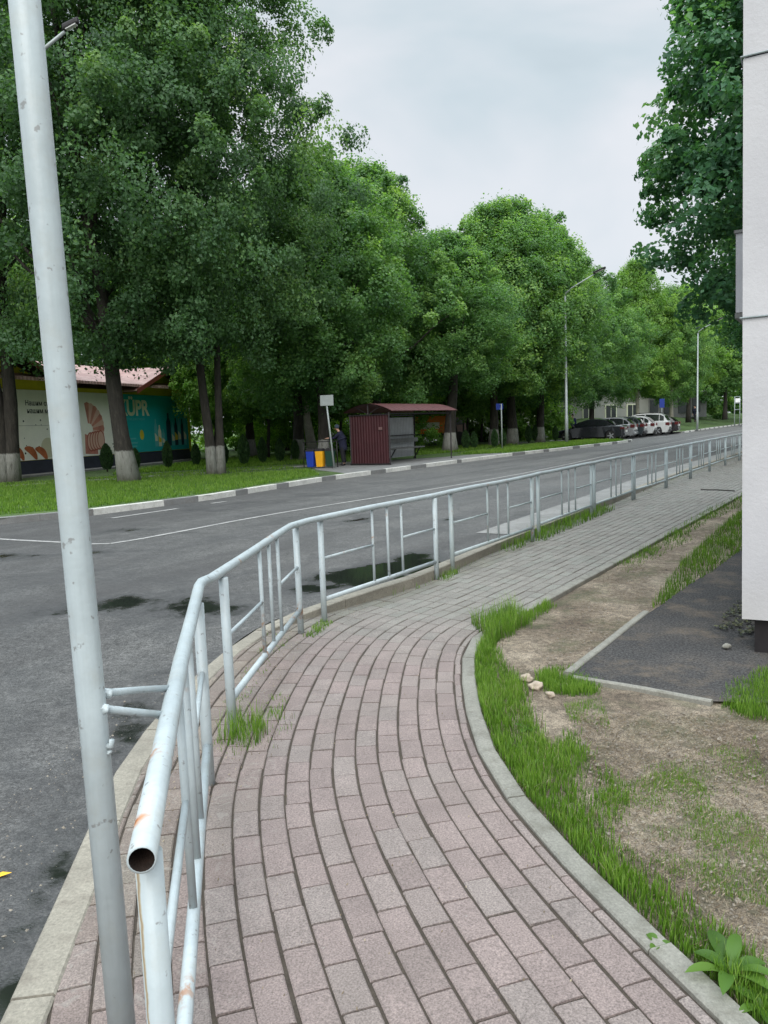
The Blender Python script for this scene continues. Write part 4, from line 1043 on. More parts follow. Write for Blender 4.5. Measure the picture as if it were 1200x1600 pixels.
for l in (-.02, LEN):
    stick('gable_tie', SP(l, 0, HT+.02), SP(l, DEP, HT+.02), .02, par=sh); stick('gable_strut', SP(l, DEP/2, HT+.02), SP(l, DEP/2, HT+.38), .018, par=sh)
    stick('gable_strut', SP(l, DEP/2, HT+.04), SP(l, .35, HT+.30), .012, par=sh); stick('gable_strut', SP(l, DEP/2, HT+.04), SP(l, DEP-.35, HT+.30), .012, par=sh)
stick('cross_rail', SP(.05, DEP-.08, 1.0), SP(LEN-.05, DEP-.08, 1.0), .02, par=sh)
stick('side_frame', SP(-.03, .0, .05), SP(-.03, DEP, .05), .02, par=sh)
bm = bmesh.new(); box(bm, (SP(LEN/2+.1, DEP-.38, .50)), (LEN-.2, .30, .05), math.atan2(U.y, U.x)); seat = obj('bench_seat', bm, M['wood_grey'], sh, bevel=.008)
bm = bmesh.new(); box(bm, (SP(LEN/2+.1, DEP-.17, .80)), (LEN-.2, .035, .17), math.atan2(U.y, U.x)); obj('bench_backrest', bm, M['wood_grey'], sh, bevel=.008)
for l in (.6, LEN/2+.1, LEN-.3):
    stick('bench_leg', SP(l, DEP-.14, .02), SP(l, DEP-.46, .47), .018, par=sh); stick('bench_bracket', SP(l, DEP-.14, .46), SP(l, DEP-.5, .46), .015, par=sh)
bm = bmesh.new(); box(bm, SP(-.025, .35, 1.32), (.006, .16, .10), math.atan2(U.y, U.x)); obj('notice', bm, simple('notice_paper', (.14, .08, .08), .6), sh)

# bus stop sign seen from the back
def signpost(name, base, top, plate, label, cat='sign', pm='galv', plm='galv', pr=.03):
    t = thing(name, label, cat, (base[0], base[1], base[2])); b0 = Vector((0, 0, 0)); tp_ = Vector(top)-Vector(base)
    bm = bmesh.new(); tube(bm, [b0-Vector((0, 0, .1)), tp_/2, tp_], pr, 12); obj('post', bm, M[pm], t, True)
    bm = bmesh.new(); box(bm, (tp_.x+plate[3], tp_.y-.045, tp_.z-plate[1]/2+plate[4]), (plate[0], .012, plate[1]), plate[2]); p = obj('plate', bm, M[plm], t, bevel=.005)
    bm = bmesh.new()
    for zz in (-.12, .12): box(bm, (tp_.x+plate[3]*.3, tp_.y-.03, tp_.z-plate[1]/2+plate[4]+zz), (.12, .02, .03), plate[2])
    obj('clamp', bm, M[pm], t); return t
M['blue_sign'] = simple('blue_sign', (.015, .035, .22), .4, var=.1)
signpost('bus_stop_sign', (-1.66, 26.7, .19), (-1.86, 26.7, 2.70), (.47, .36, -.2, .04, .02), 'grey back of a bus stop sign on a leaning post by the bins')
signpost('blue_sign', (5.98, 38.2, .19), (5.98, 38.2, 2.45), (.42, .3, .5, -.1, .02), 'small blue sign on a thin grey post beside the thick dark trunks', plm='blue_sign')
# bins
bx_, by_ = -2.45, 27.35
def binn(x, y, col, lb, w_=.30):
    t = thing('litter_bin', lb, 'bin', (x, y, .19), math.radians(-20), 'sorting bins in a rack')
    bm = bmesh.new(); vs = box(bm, (0, 0, .33), (w_, .3, .56))
    for v in vs:
        if v.co.z < .2: v.co.x *= .8; v.co.y *= .8
    obj('body', bm, simple('bin_plastic', col, .45, var=.12), t, bevel=.02)
    bm = bmesh.new(); vs = box(bm, (0, 0, .655), (w_+.03, .33, .09))
    for v in vs:
        if v.co.z > .67: v.co.x *= .7; v.co.y *= .6
    obj('lid', bm, M['dark_metal'], t, bevel=.015)
binn(bx_-.06, by_, (.012, .04, .33), 'blue bin with dark lid left in the sorting rack'); binn(bx_+.27, by_-.05, (.75, .36, .012), 'yellow bin with dark lid in the middle of the rack'); binn(bx_+.62, by_-.08, (.012, .045, .03), 'dark green bin right in the rack against the trunk')
t = thing('bin_rack', 'dark metal hanging rack behind the sorting bins', 'rack', (bx_+.25, by_+.2, .19), math.radians(-10))
for x in (-.62, .62): bm = bmesh.new(); tube(bm, [(x, 0, -.05), (x, 0, .95)], .018, 8); obj('rack_post', bm, M['dark_metal'], t, True)
for z in (.93, .62): bm = bmesh.new(); tube(bm, [(-.62, 0, z), (.62, 0, z)], .016, 8); obj('rack_rail', bm, M['dark_metal'], t, True)

# lamp posts
def lamp(x, y, H, z, lb, rz, armL=1.7, rise=.95, hl=1.0):
    t = thing('street_lamp', lb, 'street lamp', (x, y, z), rz, 'street lamps along the road')
    bm = bmesh.new(); tube(bm, [(0, 0, -.2), (0, 0, 1.6), (0, 0, 1.62), (0, 0, H)], [.10, .095, .078, .05], 16); obj('mast', bm, M['galv'], t, True)
    bm = bmesh.new(); tube(bm, [(0, 0, H-.05), (.06, 0, H+.15*rise), (.25*armL, 0, H+.42*rise), (armL, 0, H+rise)], [.045, .04, .035, .03], 12); obj('arm', bm, M['galv'], t, True)
    bm = bmesh.new()
    vs = box(bm, (armL+.28*hl, 0, H+rise+.08), (.68*hl, .24*hl, .11))
    for v in vs: v.co.z += (v.co.x-armL)*.3; v.co.y *= (1 if v.co.x < armL+.2 else .75)
    hd = obj('lamp_head', bm, M['dark_metal'], t, bevel=.03)
    bm = bmesh.new(); vs = box(bm, (armL+.3*hl, 0, H+rise+.02), (.45*hl, .17*hl, .02))
    for v in vs: v.co.z += (v.co.x-armL)*.3
    obj('lens', bm, simple('lamp_lens', (.5, .5, .48), .2), hd); return t
PXL = G(109, 792, .19)
lamp(PXL[0]-.02, PXL[1]+.35, 8.85, .188, 'street lamp whose dark head shows beside the white pole top', math.radians(-12), .62, .42, .5)
p = G(885.5, 693, .19); lamp(p[0], p[1], 8.3, .188, 'street lamp standing in verge grass left of the parked cars', math.radians(-35))
lamp(28.0, 68.3, 8.4, .188, 'farther street lamp past the parked cars', math.radians(-35))

# far signs
signpost('blue_sign', (24.2, 66.5, .19), (24.2, 66.5, 2.9), (.55, .75, .4, 0, .1), 'tall blue sign among trunks behind the last parked car', plm='blue_sign')
q = G(1155, 668, .19)
t = thing('sign_frame', 'white lattice sign frame at the end of the grass beside the building edge', 'sign', (39.0, 84.5, .3), .3)
for x in (-.35, .35): bm = bmesh.new(); tube(bm, [(x, 0, -.3), (x, 0, 3.0)], .04, 8); obj('frame_post', bm, M['paint_grey'], t, True)
for z in (1.6, 2.3, 3.0): bm = bmesh.new(); tube(bm, [(-.35, 0, z), (.35, 0, z)], .03, 8); obj('frame_bar', bm, M['paint_grey'], t, True)
bm = bmesh.new(); box(bm, (0, -.04, 2.6), (.6, .02, .45)); obj('panel', bm, simple('sign_white', (.7, .7, .7), .5), t)

# ================================================================ SHOP
WA, WB = Vector((-13.9, 29.4, 0)), Vector((-10.2, 41.4, 0))
wd_ = (WB-WA).normalized(); wn = Vector((wd_.y, -wd_.x, 0)); WL = (WB-WA).length
SX = WA-wd_*7
shop = thing('shop_building', 'low yellow shop with pink tiled gabled roof and large advertising panels', 'building', (SX.x, SX.y, .188), math.atan2(wd_.y, wd_.x))
# local frame: x along wall, -y outward (towards the road), z up ; origin 7 m before WA
LX = 7+WL; Z1 = 3.5
M['yellow'] = simple('yellow_siding', (.62, .56, .03), .6, var=.15, scale=2)
M['plinth'] = simple('dark_plinth', (.035, .038, .055), .5, var=.3, scale=3)
def mat_tile():
    m, nt, b, o = new_mat('pink_tiles'); v = coords(nt)
    w_ = N(nt, 'ShaderNodeTexWave'); w_.wave_type = 'BANDS'; w_.bands_direction = 'X'; w_.inputs['Scale'].default_value = 1.6; nt.links.new(v, w_.inputs['Vector'])
    n1 = noise(nt, v, 2, 5, .6)
    c = ramp(nt, n1, [(.3, (.40, .22, .20)), (.7, (.62, .42, .38))]); c = mix(nt, ramp(nt, w_.outputs['Fac'], [(.1, .4), (.35, 0)]), c, (.2, .08, .07))
    nt.links.new(c, b.inputs['Base Color']); b.inputs['Roughness'].default_value = .5; bump(nt, b, w_.outputs['Fac'], .8, .04); return m
M['tile'] = mat_tile(); M['redboard'] = simple('red_board', (.20, .05, .035), .5); M['soffit'] = simple('dark_soffit', (.045, .022, .018), .7)
bm = bmesh.new(); box(bm, (LX/2, 3.5, Z1/2), (LX, 7, Z1)); obj('wall', bm, M['yellow'], shop)
bm = bmesh.new(); box(bm, (LX/2-.02, -.02, .28), (LX+.06, .08, .60)); obj('plinth', bm, M['plinth'], shop)
bm = bmesh.new(); box(bm, (LX/2, -.45, .02), (LX+.6, 1.0, .10)); obj('apron_slab', bm, M['gutter'], shop)
# main roof
bm = bmesh.new()
def rq(bm, pts):
    vs = [bm.verts.new(p) for p in pts]; return bm.faces.new(vs)
def solid_quad(bm, pts, th):
    a = [bm.verts.new(p) for p in pts]; b = [bm.verts.new((p[0], p[1], p[2]-th)) for p in pts]
    bm.faces.new(a); bm.faces.new(b[::-1])
    for i in range(len(a)): j = (i+1) % len(a); bm.faces.new((a[i], a[j], b[j], b[i]))
solid_quad(bm, [(-1, -.7, Z1+.25), (LX+.3, -.7, Z1+.25), (LX+.3, 3.5, Z1+1.45), (-1, 3.5, Z1+1.45)], .12)
solid_quad(bm, [(-1, 7.7, Z1+.25), (-1, 3.5, Z1+1.45), (LX+.3, 3.5, Z1+1.45), (LX+.3, 7.7, Z1+.25)], .12)
obj('roof', bm, M['tile'], shop)
# two cross gables facing the road
for (xa, xb, hh) in ((13.9, LX+.55, 1.25), (2.0, 9.6, 1.5)):
    xm = (xa+xb)/2
    bm = bmesh.new(); rq(bm, [(xa+.5, -.015, Z1-.15), (xb-.5, -.015, Z1-.15), (xb-.5, -.015, Z1+.1), (xm, -.015, Z1+hh-.28), (xa+.5, -.015, Z1+.1)]); obj('gable_wall', bm, M['yellow'], shop)
    for sgn, xe in ((-1, xa), (1, xb)):
        bm = bmesh.new(); solid_quad(bm, [(xe, -.75, Z1-.02), (xm, -.75, Z1+hh), (xm, 3.4, Z1+hh), (xe, 3.4, Z1-.02)], .06); g_ = obj('gable_roof', bm, M['tile'], shop)
        bm = bmesh.new(); solid_quad(bm, [(xe, -.73, Z1-.085), (xm, -.73, Z1+hh-.065), (xm, 0, Z1+hh-.065), (xe, 0, Z1-.085)], .03); obj('soffit', bm, M['soffit'], g_)
        bm = bmesh.new(); solid_quad(bm, [(xe, -.78, Z1+.02), (xm, -.78, Z1+hh+.04), (xm, -.755, Z1+hh+.04), (xe, -.755, Z1+.02)], .22); obj('barge_board', bm, M['redboard'], g_)
def flat(pts, y, mat, name, par):
    bm = bmesh.new(); vs = [bm.verts.new((p[0], y, p[1])) for p in pts]; bm.faces.new(vs); return obj(name, bm, mat, par)
def posx(s): return 7+WL*s
bm = bmesh.new(); box(bm, (posx(.985), -.05, 1.95), (.16, .06, 3.0)); obj('corner_trim', bm, simple('bright_yellow', (.62, .60, .04), .5), shop)
def plainm(name, c, r=.5): return simple(name, c, r, var=.06, scale=2, bmp=0)
# cream poster
cp = thing('cream_poster', 'cream advertising panel with fanned ham slices and sausages', 'poster', (0, 0, 0)); 
tp2 = thing('teal_poster', 'teal advertising panel with white lettering and a group of bottles', 'poster', (0, 0, 0))
for q_, x0, x1, z0, z1, mm in ((cp, posx(-.06), posx(.505), .60, 3.32, plainm('cream_print', (.88, .86, .76))), (tp2, posx(.512), posx(.972), .60, 3.32, plainm('teal_print', (.012, .42, .44)))):
    q_.location = shop.location; q_.rotation_euler = shop.rotation_euler
    bm = bmesh.new(); box(bm, ((x0+x1)/2, -.05, (z0+z1)/2), (x1-x0, .05, z1-z0)); obj('panel', bm, mm, q_, bevel=.006)
M['ham'] = simple('ham_print', (.52, .21, .16), .5, var=.35, scale=5, bmp=0); M['ham2'] = plainm('ham_light', (.66, .42, .33)); M['ham3'] = plainm('ham_deep', (.38, .10, .07)); M['saus'] = simple('sausage_print', (.45, .13, .05), .5, var=.4, scale=4, bmp=0)
M['black'] = plainm('print_black', (.03, .03, .03)); M['pwhite'] = plainm('print_white', (.78, .80, .60)); M['pyel'] = plainm('print_yellow', (.75, .60, .05)); M['ptq'] = plainm('print_turquoise', (.03, .38, .38)); M['pcyan'] = plainm('print_cyan', (.12, .50, .52)); M['pnavy'] = plainm('print_navy', (.01, .05, .09))
cxp, czp = posx(.335), 1.75
for k in range(12):
    a0 = math.radians(100-k*15); a1 = a0-math.radians(17); R1 = 1.12-.02*k; R0 = .25
    pts = [(cxp+math.cos(a0)*R0, czp+math.sin(a0)*R0), (cxp+math.cos(a0)*R1, czp+math.sin(a0)*R1), (cxp+math.cos((a0+a1)/2)*R1*1.04, czp+math.sin((a0+a1)/2)*R1*1.04), (cxp+math.cos(a1)*R1, czp+math.sin(a1)*R1), (cxp+math.cos(a1)*R0, czp+math.sin(a1)*R0)]
    if k < 8: flat(pts, -.078-.0006*k, (M['ham'], M['ham2'])[k % 2], 'ham_slice', cp)
for k in range(5):
    cx_, cz_ = cxp+.05+.17*k, czp-.55+.02*k; pts = [(cx_+.26*math.cos(a), cz_+.42*math.sin(a)) for a in np.linspace(0, 2*PI, 20)[:-1]]
    r_ = flat(pts, -.086-.002*k, M['ham3'], 'round_slice', cp); pts = [(cx_+.21*math.cos(a), cz_+.36*math.sin(a)) for a in np.linspace(0, 2*PI, 20)[:-1]]; flat(pts, -.087-.002*k, M['ham2'], 'slice_face', r_)
flat([(cxp-.35, czp-1.05), (cxp+.5, czp-1.1), (cxp+.45, czp-.4), (cxp-.3, czp-.2)], -.0775, M['ham'], 'ham_slice', cp)
for k, (sx_, sz_) in enumerate(((.0, .92), (.055, .90), (.10, .86))):
    x_ = posx(sx_); a = math.radians(-38); L_ = .8; pts = []
    for i in range(24):
        t_ = 2*PI*i/24; u = math.cos(t_)*L_/2; v_ = math.sin(t_)*.15; v_ += -.12*(u/(L_/2))**2+.05; pts.append((x_+u*math.cos(a)-v_*math.sin(a), sz_+u*math.sin(a)+v_*math.cos(a)))
    pts = [(p_[0], max(.61, p_[1])) for p_ in pts]
    flat(pts, -.080-.001*k, M['saus'], 'sausage', cp)
for k in range(26):
    s_ = random.choice([random.uniform(.0, .22), random.uniform(.43, .5)]); x_, z_ = posx(s_), random.uniform(.8, 2.2) if s_ < .3 else random.uniform(.7, 1.1); r_ = random.uniform(.02, .045)
    flat([(x_+r_*math.cos(a), z_+r_*math.sin(a)) for a in np.linspace(0, 2*PI, 9)[:-1]], -.0765, M['black'], 'peppercorn', cp)
flat([(posx(.13)+.4*math.cos(a), 1.05+.4*math.sin(a)) for a in np.linspace(0, 2*PI, 24)[:-1]], -.0767, plainm('onion_print', (.62, .58, .42)), 'onion', cp)
flat([(posx(-.02), 1.93), (posx(.16), 1.93), (posx(.16), 1.945), (posx(-.02), 1.945)], -.0766, plainm('print_line', (.4, .38, .33)), 'print_line', cp)
def text(body, x, z, size, mat, par, y=-.08, bold=0, sx=1):
    cu = bpy.data.curves.new('lettering', 'FONT'); cu.body = body; cu.size = size; cu.extrude = .002; cu.offset = bold; cu.align_x = 'LEFT'
    tmp = bpy.data.objects.new('tmp', cu); COL.objects.link(tmp); bpy.context.view_layer.update()
    me = bpy.data.meshes.new_from_object(tmp.evaluated_get(bpy.context.evaluated_depsgraph_get())); bpy.data.objects.remove(tmp)
    o = link_mesh('lettering', me, mat, par); o.location = (x, y, z); o.rotation_euler = (PI/2, 0, 0); o.scale = (sx, 1, 1); return o
text('Нашим св', posx(.045), 2.72, .27, M['black'], cp, bold=.004); text('нашим м', posx(.05), 2.42, .27, M['black'], cp, bold=.004)
text('KÜPR', posx(.505), 2.36, 1.0, M['pwhite'], tp2, y=-.082, bold=.034, sx=.96)
text('средства для стирки', posx(.52), 2.12, .18, M['pcyan'], tp2, y=-.0815)
for z_, w_ in ((1.22, .9), (1.02, 1.0), (.86, .95)):
    flat([(posx(.53), z_), (posx(.53)+w_, z_), (posx(.53)+w_, z_+.07), (posx(.53), z_+.07)], -.079, M['pcyan'], 'print_line', tp2)
flat([(posx(.64)+.17*math.cos(a), 1.42+.24*math.sin(a)) for a in np.linspace(0, 2*PI, 20)[:-1]], -.079, M['pyel'], 'badge', tp2)
flat([(posx(.515), 1.75), (posx(.66), 1.7), (posx(.76), 1.45), (posx(.78), .95), (posx(.70), .62), (posx(.515), .62)], -.0765, plainm('teal_wave', (.02, .42, .42)), 'wave_shape', tp2)
flat([(posx(.82), .95), (posx(.845), .95), (posx(.845), 2.75), (posx(.82), 2.75)], -.0768, M['ptq'], 'light_beam', tp2)
flat([(posx(.80), .95), (posx(.87), .95), (posx(.862), 2.0), (posx(.808), 2.0)], -.0772, M['ptq'], 'light_beam', tp2)
for z_, w_ in ((2.78, .45), (2.66, .5)): flat([(posx(.90), z_), (posx(.90)+w_, z_), (posx(.90)+w_, z_+.04), (posx(.90), z_+.04)], -.079, M['pcyan'], 'print_line', tp2)
for k, (s_, h_, w_, mm) in enumerate(((.735, 1.35, .2, 'pcyan'), (.76, 1.05, .2, 'pwhite'), (.785, .85, .2, 'pcyan'), (.825, 1.65, .3, 'pnavy'), (.855, 1.2, .2, 'pcyan'), (.878, 1.4, .22, 'pnavy'), (.903, 1.5, .22, 'pcyan'), (.925, 1.35, .2, 'pnavy'), (.945, 1.45, .2, 'pcyan'))):
    x_ = posx(s_); z0 = .82; y_ = -.080-.0012*k; w_ *= 1.35
    b_ = flat([(x_-w_/2, z0), (x_+w_/2, z0), (x_+w_/2, z0+h_*.72), (x_+w_*.2, z0+h_*.86), (x_+w_*.2, z0+h_), (x_-w_*.2, z0+h_), (x_-w_*.2, z0+h_*.86), (x_-w_/2, z0+h_*.72)], y_, M[mm], 'bottle', tp2)
    flat([(x_-w_*.42, z0+h_*.2), (x_+w_*.42, z0+h_*.2), (x_+w_*.42, z0+h_*.36), (x_-w_*.42, z0+h_*.5)], y_-.0006, M[('pwhite', 'pyel', 'pwhite', 'pnavy')[k % 4]], 'bottle_label', b_)

# ================================================================ PALE BUILDING AND ORANGE TRUCK BEHIND THE TREES
M['pale_wall'] = simple('pale_wall', (0.372, 0.366, 0.342), .8, var=.12, scale=1); M['winglass'] = simple('window_glass', (0.03, 0.036, 0.039), .15, var=.3, scale=1, bmp=0)
pb = thing('pale_building', 'long low pale building with dark windows behind the trees', 'building', (10.5, 76, .15), math.radians(28))
bm = bmesh.new(); box(bm, (4, 4, 2.1), (36, 8, 4.2)); obj('wall', bm, M['pale_wall'], pb)
bm = bmesh.new(); box(bm, (4, 4, 4.3), (37, 9, .24)); obj('roof', bm, M['kerb_grey'], pb)
for k in range(11):
    x = -12.5+k*3.2; bm = bmesh.new(); box(bm, (x, -.03, 1.95), (1.7, .10, 1.7)); f_ = obj('window', bm, M['pwhite'], pb)
    bm = bmesh.new(); box(bm, (x-.38, -.07, 1.95), (.66, .06, 1.5)); box(bm, (x+.38, -.07, 1.95), (.66, .06, 1.5)); obj('pane', bm, M['winglass'], f_)
# low white wall at the end of the road
pb2 = thing('white_pavilion', 'small pale pavilion with barred front beyond the grass bank', 'building', (38.5, 101, 1.2), math.radians(10))
bm = bmesh.new(); box(bm, (0, 3, 1.6), (9, 6, 3.2)); obj('wall', bm, M['kerb_grey'], pb2)
bm = bmesh.new(); box(bm, (0, 3, 3.3), (10, 7, .2)); obj('roof', bm, M['kerb_grey'], pb2)
for x in (-3, -1, 1, 3): bm = bmesh.new(); box(bm, (x, -.04, 1.5), (1.1, .1, 1.8)); obj('window', bm, M['winglass'], pb2)
struct(sheet('gravel_yard', [(-1, 60), (14, 60), (30, 84), (4, 80)], .2, M['gutter']), 'pale gravel yard in front of the pale building')
tr = thing('orange_truck', 'orange utility truck behind the open end of the shelter', 'truck', (3.3, 52.5, .19), math.radians(18))
M['orange'] = simple('orange_paint', (.9, .24, .012), .4, var=.1, bmp=0)
bm = bmesh.new(); box(bm, (-.6, 0, 1.35), (3.4, 1.9, 1.15)); obj('cargo_box', bm, M['orange'], tr, bevel=.05)
bm = bmesh.new()
for x in (-2.1, -1.1, -.1, .9): box(bm, (x, -.93, 2.1), (.12, .1, .5))
box(bm, (-.6, -.93, 2.35), (3.3, .1, .14)); obj('side_rack', bm, M['orange'], tr)
bm = bmesh.new(); box(bm, (-.6, -.965, 1.3), (1.9, .03, .42)); obj('side_marking', bm, M['pwhite'], tr)
bm = bmesh.new(); vs = box(bm, (1.85, 0, 1.2), (1.1, 1.8, 1.5))
for v in vs:
    if v.co.z > 1.6: v.co.x = v.co.x*.9+.1
obj('cab', bm, simple('pink_white', (.42, .27, .25), .5), tr, bevel=.08)
bm = bmesh.new(); box(bm, (1.9, -.905, 1.5), (.6, .03, .4)); obj('window', bm, M['winglass'], tr)
bm = bmesh.new(); box(bm, (.3, 0, .62), (5.0, .9, .22)); obj('chassis', bm, M['dark_metal'], tr)
for x in (-1.5, 1.8):
    for y in (-.85, .85):
        bm = bmesh.new(); bmesh.ops.create_cone(bm, cap_ends=True, segments=20, radius1=.42, radius2=.42, depth=.25, matrix=Matrix.Translation((x, y, .42)) @ Matrix.Rotation(PI/2, 4, 'X')); obj('wheel', bm, M['dark_metal'], tr, bevel=.03)

# ================================================================ CARS
M['rubber'] = simple('tyre_rubber', (.02, .02, .02), .8, bmp=.1); M['carglass'] = simple('car_glass', (.012, .014, .016), .06, var=.1, bmp=0, spec=.8)
M['redlight'] = simple('red_lamp', (.08, .008, .008), .3, var=.1, bmp=0); M['headlight'] = simple('clear_lamp', (.6, .62, .62), .12, bmp=0); M['plate'] = simple('number_plate', (.65, .65, .62), .4, bmp=0); M['rim'] = simple('alloy_rim', (.38, .39, .40), .3, .6, bmp=0)
def carpaint(name, c):
    m, nt, b, o = new_mat(name); b.inputs['Base Color'].default_value = (*c, 1); b.inputs['Roughness'].default_value = .25; b.inputs['Coat Weight'].default_value = .8; b.inputs['Coat Roughness'].default_value = .06
    v = coords(nt); n1 = noise(nt, v, 3, 4, .6); nt.links.new(ramp(nt, n1, [(.3, tuple(x*.85 for x in c)), (.7, tuple(x*1.1 for x in c))]), b.inputs['Base Color']); return m
def car(label, tail, heading, paint, kind='sedan', scale=1.0):
    """x forward from the tail (x=0) to nose (x=L); origin under the tail"""
    L, Wd = {'sedan': (4.6, 1.8), 'hatch': (4.3, 1.8), 'suv': (4.6, 1.85), 'wagon': (4.6, 1.8)}[kind]
    t = thing('parked_car', label, 'car', (tail[0], tail[1], tail[2]), heading, 'cars parked side by side beyond the verge'); t.scale = (scale,)*3
    if kind == 'sedan':
        low = [(.02, .42), (0, .62), (.03, .88), (.12, .98), (.75, 1.0), (1.4, .98), (2.9, .93), (3.6, .86), (4.3, .74), (4.55, .60), (4.6, .42), (4.5, .25)]
        top = [(.55, .98), (1.25, 1.36), (1.75, 1.43), (2.35, 1.42), (2.85, 1.28), (3.45, .92)]
    elif kind == 'suv':
        low = [(.05, .40), (0, .62), (.04, .95), (.08, 1.10), (.6, 1.12), (2.0, 1.08), (3.2, 1.04), (3.9, .98), (4.45, .84), (4.58, .62), (4.6, .42), (4.5, .28)]
        top = [(.10, 1.10), (.42, 1.55), (.7, 1.66), (1.6, 1.70), (2.4, 1.66), (2.75, 1.56), (3.45, 1.02)]
    elif kind == 'wagon':
        low = [(.04, .40), (0, .6), (.04, .92), (.1, 1.0), (.6, 1.02), (2.0, .99), (3.2, .94), (3.8, .88), (4.4, .76), (4.58, .6), (4.6, .42), (4.5, .25)]
        top = [(.12, 1.0), (.55, 1.40), (.85, 1.50), (1.8, 1.52), (2.5, 1.47), (2.85, 1.34), (3.5, .92)]
    else:
        low = [(.04, .40), (0, .6), (.04, .90), (.1, 1.0), (.6, 1.02), (2.0, .98), (3.0, .93), (3.6, .86), (4.15, .74), (4.28, .58), (4.3, .42), (4.2, .25)]
        top = [(.12, 1.0), (.6, 1.36), (.95, 1.48), (1.7, 1.5), (2.3, 1.44), (2.6, 1.32), (3.25, .92)]
    wr = .33 if kind != 'suv' else .37; wx = (.85, L-.85)
    def arch(x0): return [(x0+(wr+.05)*math.cos(a), wr+(wr+.05)*math.sin(a)) for a in np.linspace(.0, PI, 9)]
    prof = list(low)+[p_ for x0 in (wx[1], wx[0]) for p_ in [(x0+wr+.05, .25)]+arch(x0)+[(x0-wr-.05, .25)]]+[(.1, .25)]
    bm = bmesh.new(); sect = []
    ys_ = (-Wd/2, -Wd/2+.1, 0, Wd/2-.1, Wd/2)
    for y_ in ys_:
        e = abs(y_)/(Wd/2); row = []
        for (x, z) in prof:
            xx = x; zz = z
            if e > .99: xx = x+(L/2-x)*.035*(1 if abs(x-L/2) > L*.35 else .2); zz = z-(.05 if z > .7 else 0)
            row.append(bm.verts.new((xx, y_*(1 if z < .7 or e < .9 else .985), zz)))
        sect.append(row)
    for a, b in zip(sect, sect[1:]):
        for k in range(len(prof)): bm.faces.new((a[k], a[(k+1) % len(prof)], b[(k+1) % len(prof)], b[k]))
    for s_ in (sect[0], sect[-1]): bm.faces.new(s_)
    bmesh.ops.triangulate(bm, faces=[f for f in bm.faces if len(f.verts) > 4])
    body = obj('body', bm, paint, t)
    for f in body.data.polygons: f.use_smooth = False
    # cabin
    bm = bmesh.new(); rows = []
    zt = max(z for x, z in top)
    for sgn in (-1, 1):
        lowr = []
        for (x, z) in top:
            q_ = (z-top[0][1])/(zt-top[0][1]); q_ = max(0, q_); lowr.append(bm.verts.new((x, sgn*(Wd/2-.06-.17*q_), z)))
        rows.append(lowr)
    mid = [bm.verts.new((x, 0, z+.02)) for x, z in top]
    for a, b in ((rows[0], mid), (mid, rows[1])):
        for k in range(len(top)-1): bm.faces.new((a[k], a[k+1], b[k+1], b[k]))
    for r_ in rows:
        b0 = bm.verts.new((top[0][0], math.copysign(Wd/2-.05, r_[0].co.y), top[0][1]-.08)); b1 = bm.verts.new((top[-1][0], math.copysign(Wd/2-.05, r_[0].co.y), top[-1][1]-.03))
        bm.faces.new([b0]+r_+[b1])
    bmesh.ops.triangulate(bm, faces=[f for f in bm.faces if len(f.verts) > 4]); cab = obj('cabin', bm, paint, t, bevel=0)
    # side windows follow the cabin side, windscreen and rear glass follow the ends
    def roofz(x): return float(np.interp(x, [p_[0] for p_ in top], [p_[1] for p_ in top]))
    zb = top[0][1]+.03
    def yat(z, ex=.012): q_ = max(0, (z-top[0][1])/(zt-top[0][1])); return Wd/2-.06-.17*q_+ex
    xs0 = top[0][0]+.28; xs1 = top[-1][0]-.22
    cutx = [xs0+(.35 if kind != 'sedan' else .25), (xs0+xs1)/2-.05, xs1]
    edges = [(xs0, cutx[0]-.04), (cutx[0], cutx[1]-.04), (cutx[1]+.02, cutx[2])]
    for sgn in (-1, 1):
        for (a, b) in edges:
            n = 5; up = []; dn = []
            for i in range(n+1):
                x = a+(b-a)*i/n; zt_ = roofz(x)-.07
                if zt_ < zb+.02: zt_ = zb+.02
                up.append((x, sgn*yat(zt_), zt_)); dn.append((x, sgn*yat(zb), zb))
            bm = bmesh.new(); u_ = [bm.verts.new(p_) for p_ in up]; d_ = [bm.verts.new(p_) for p_ in dn]
            for i in range(n): bm.faces.new((d_[i], d_[i+1], u_[i+1], u_[i]))
            obj('side_window', bm, M['carglass'], t)
    for nm, i0, i1 in (('windscreen', len(top)-2, len(top)-1), ('rear_window', 0, 1)):
        (x0, z0), (x1, z1) = top[i0], top[i1]
        a = Vector((x0, 0, z0)).lerp(Vector((x1, 0, z1)), .08); b = Vector((x0, 0, z0)).lerp(Vector((x1, 0, z1)), .9)
        nx = Vector((-(z1-z0), 0, x1-x0)).normalized()*.034
        if nx.z < 0: nx = -nx
        wa, wb_ = yat(a.z, -.07), yat(b.z, -.07)
        bm = bmesh.new(); vs = [bm.verts.new(p_) for p_ in ((a.x+nx.x, -wa, a.z+nx.z), (a.x+nx.x, wa, a.z+nx.z), (b.x+nx.x, wb_, b.z+nx.z), (b.x+nx.x, -wb_, b.z+nx.z))]; bm.faces.new(vs); obj(nm, bm, M['carglass'], t)
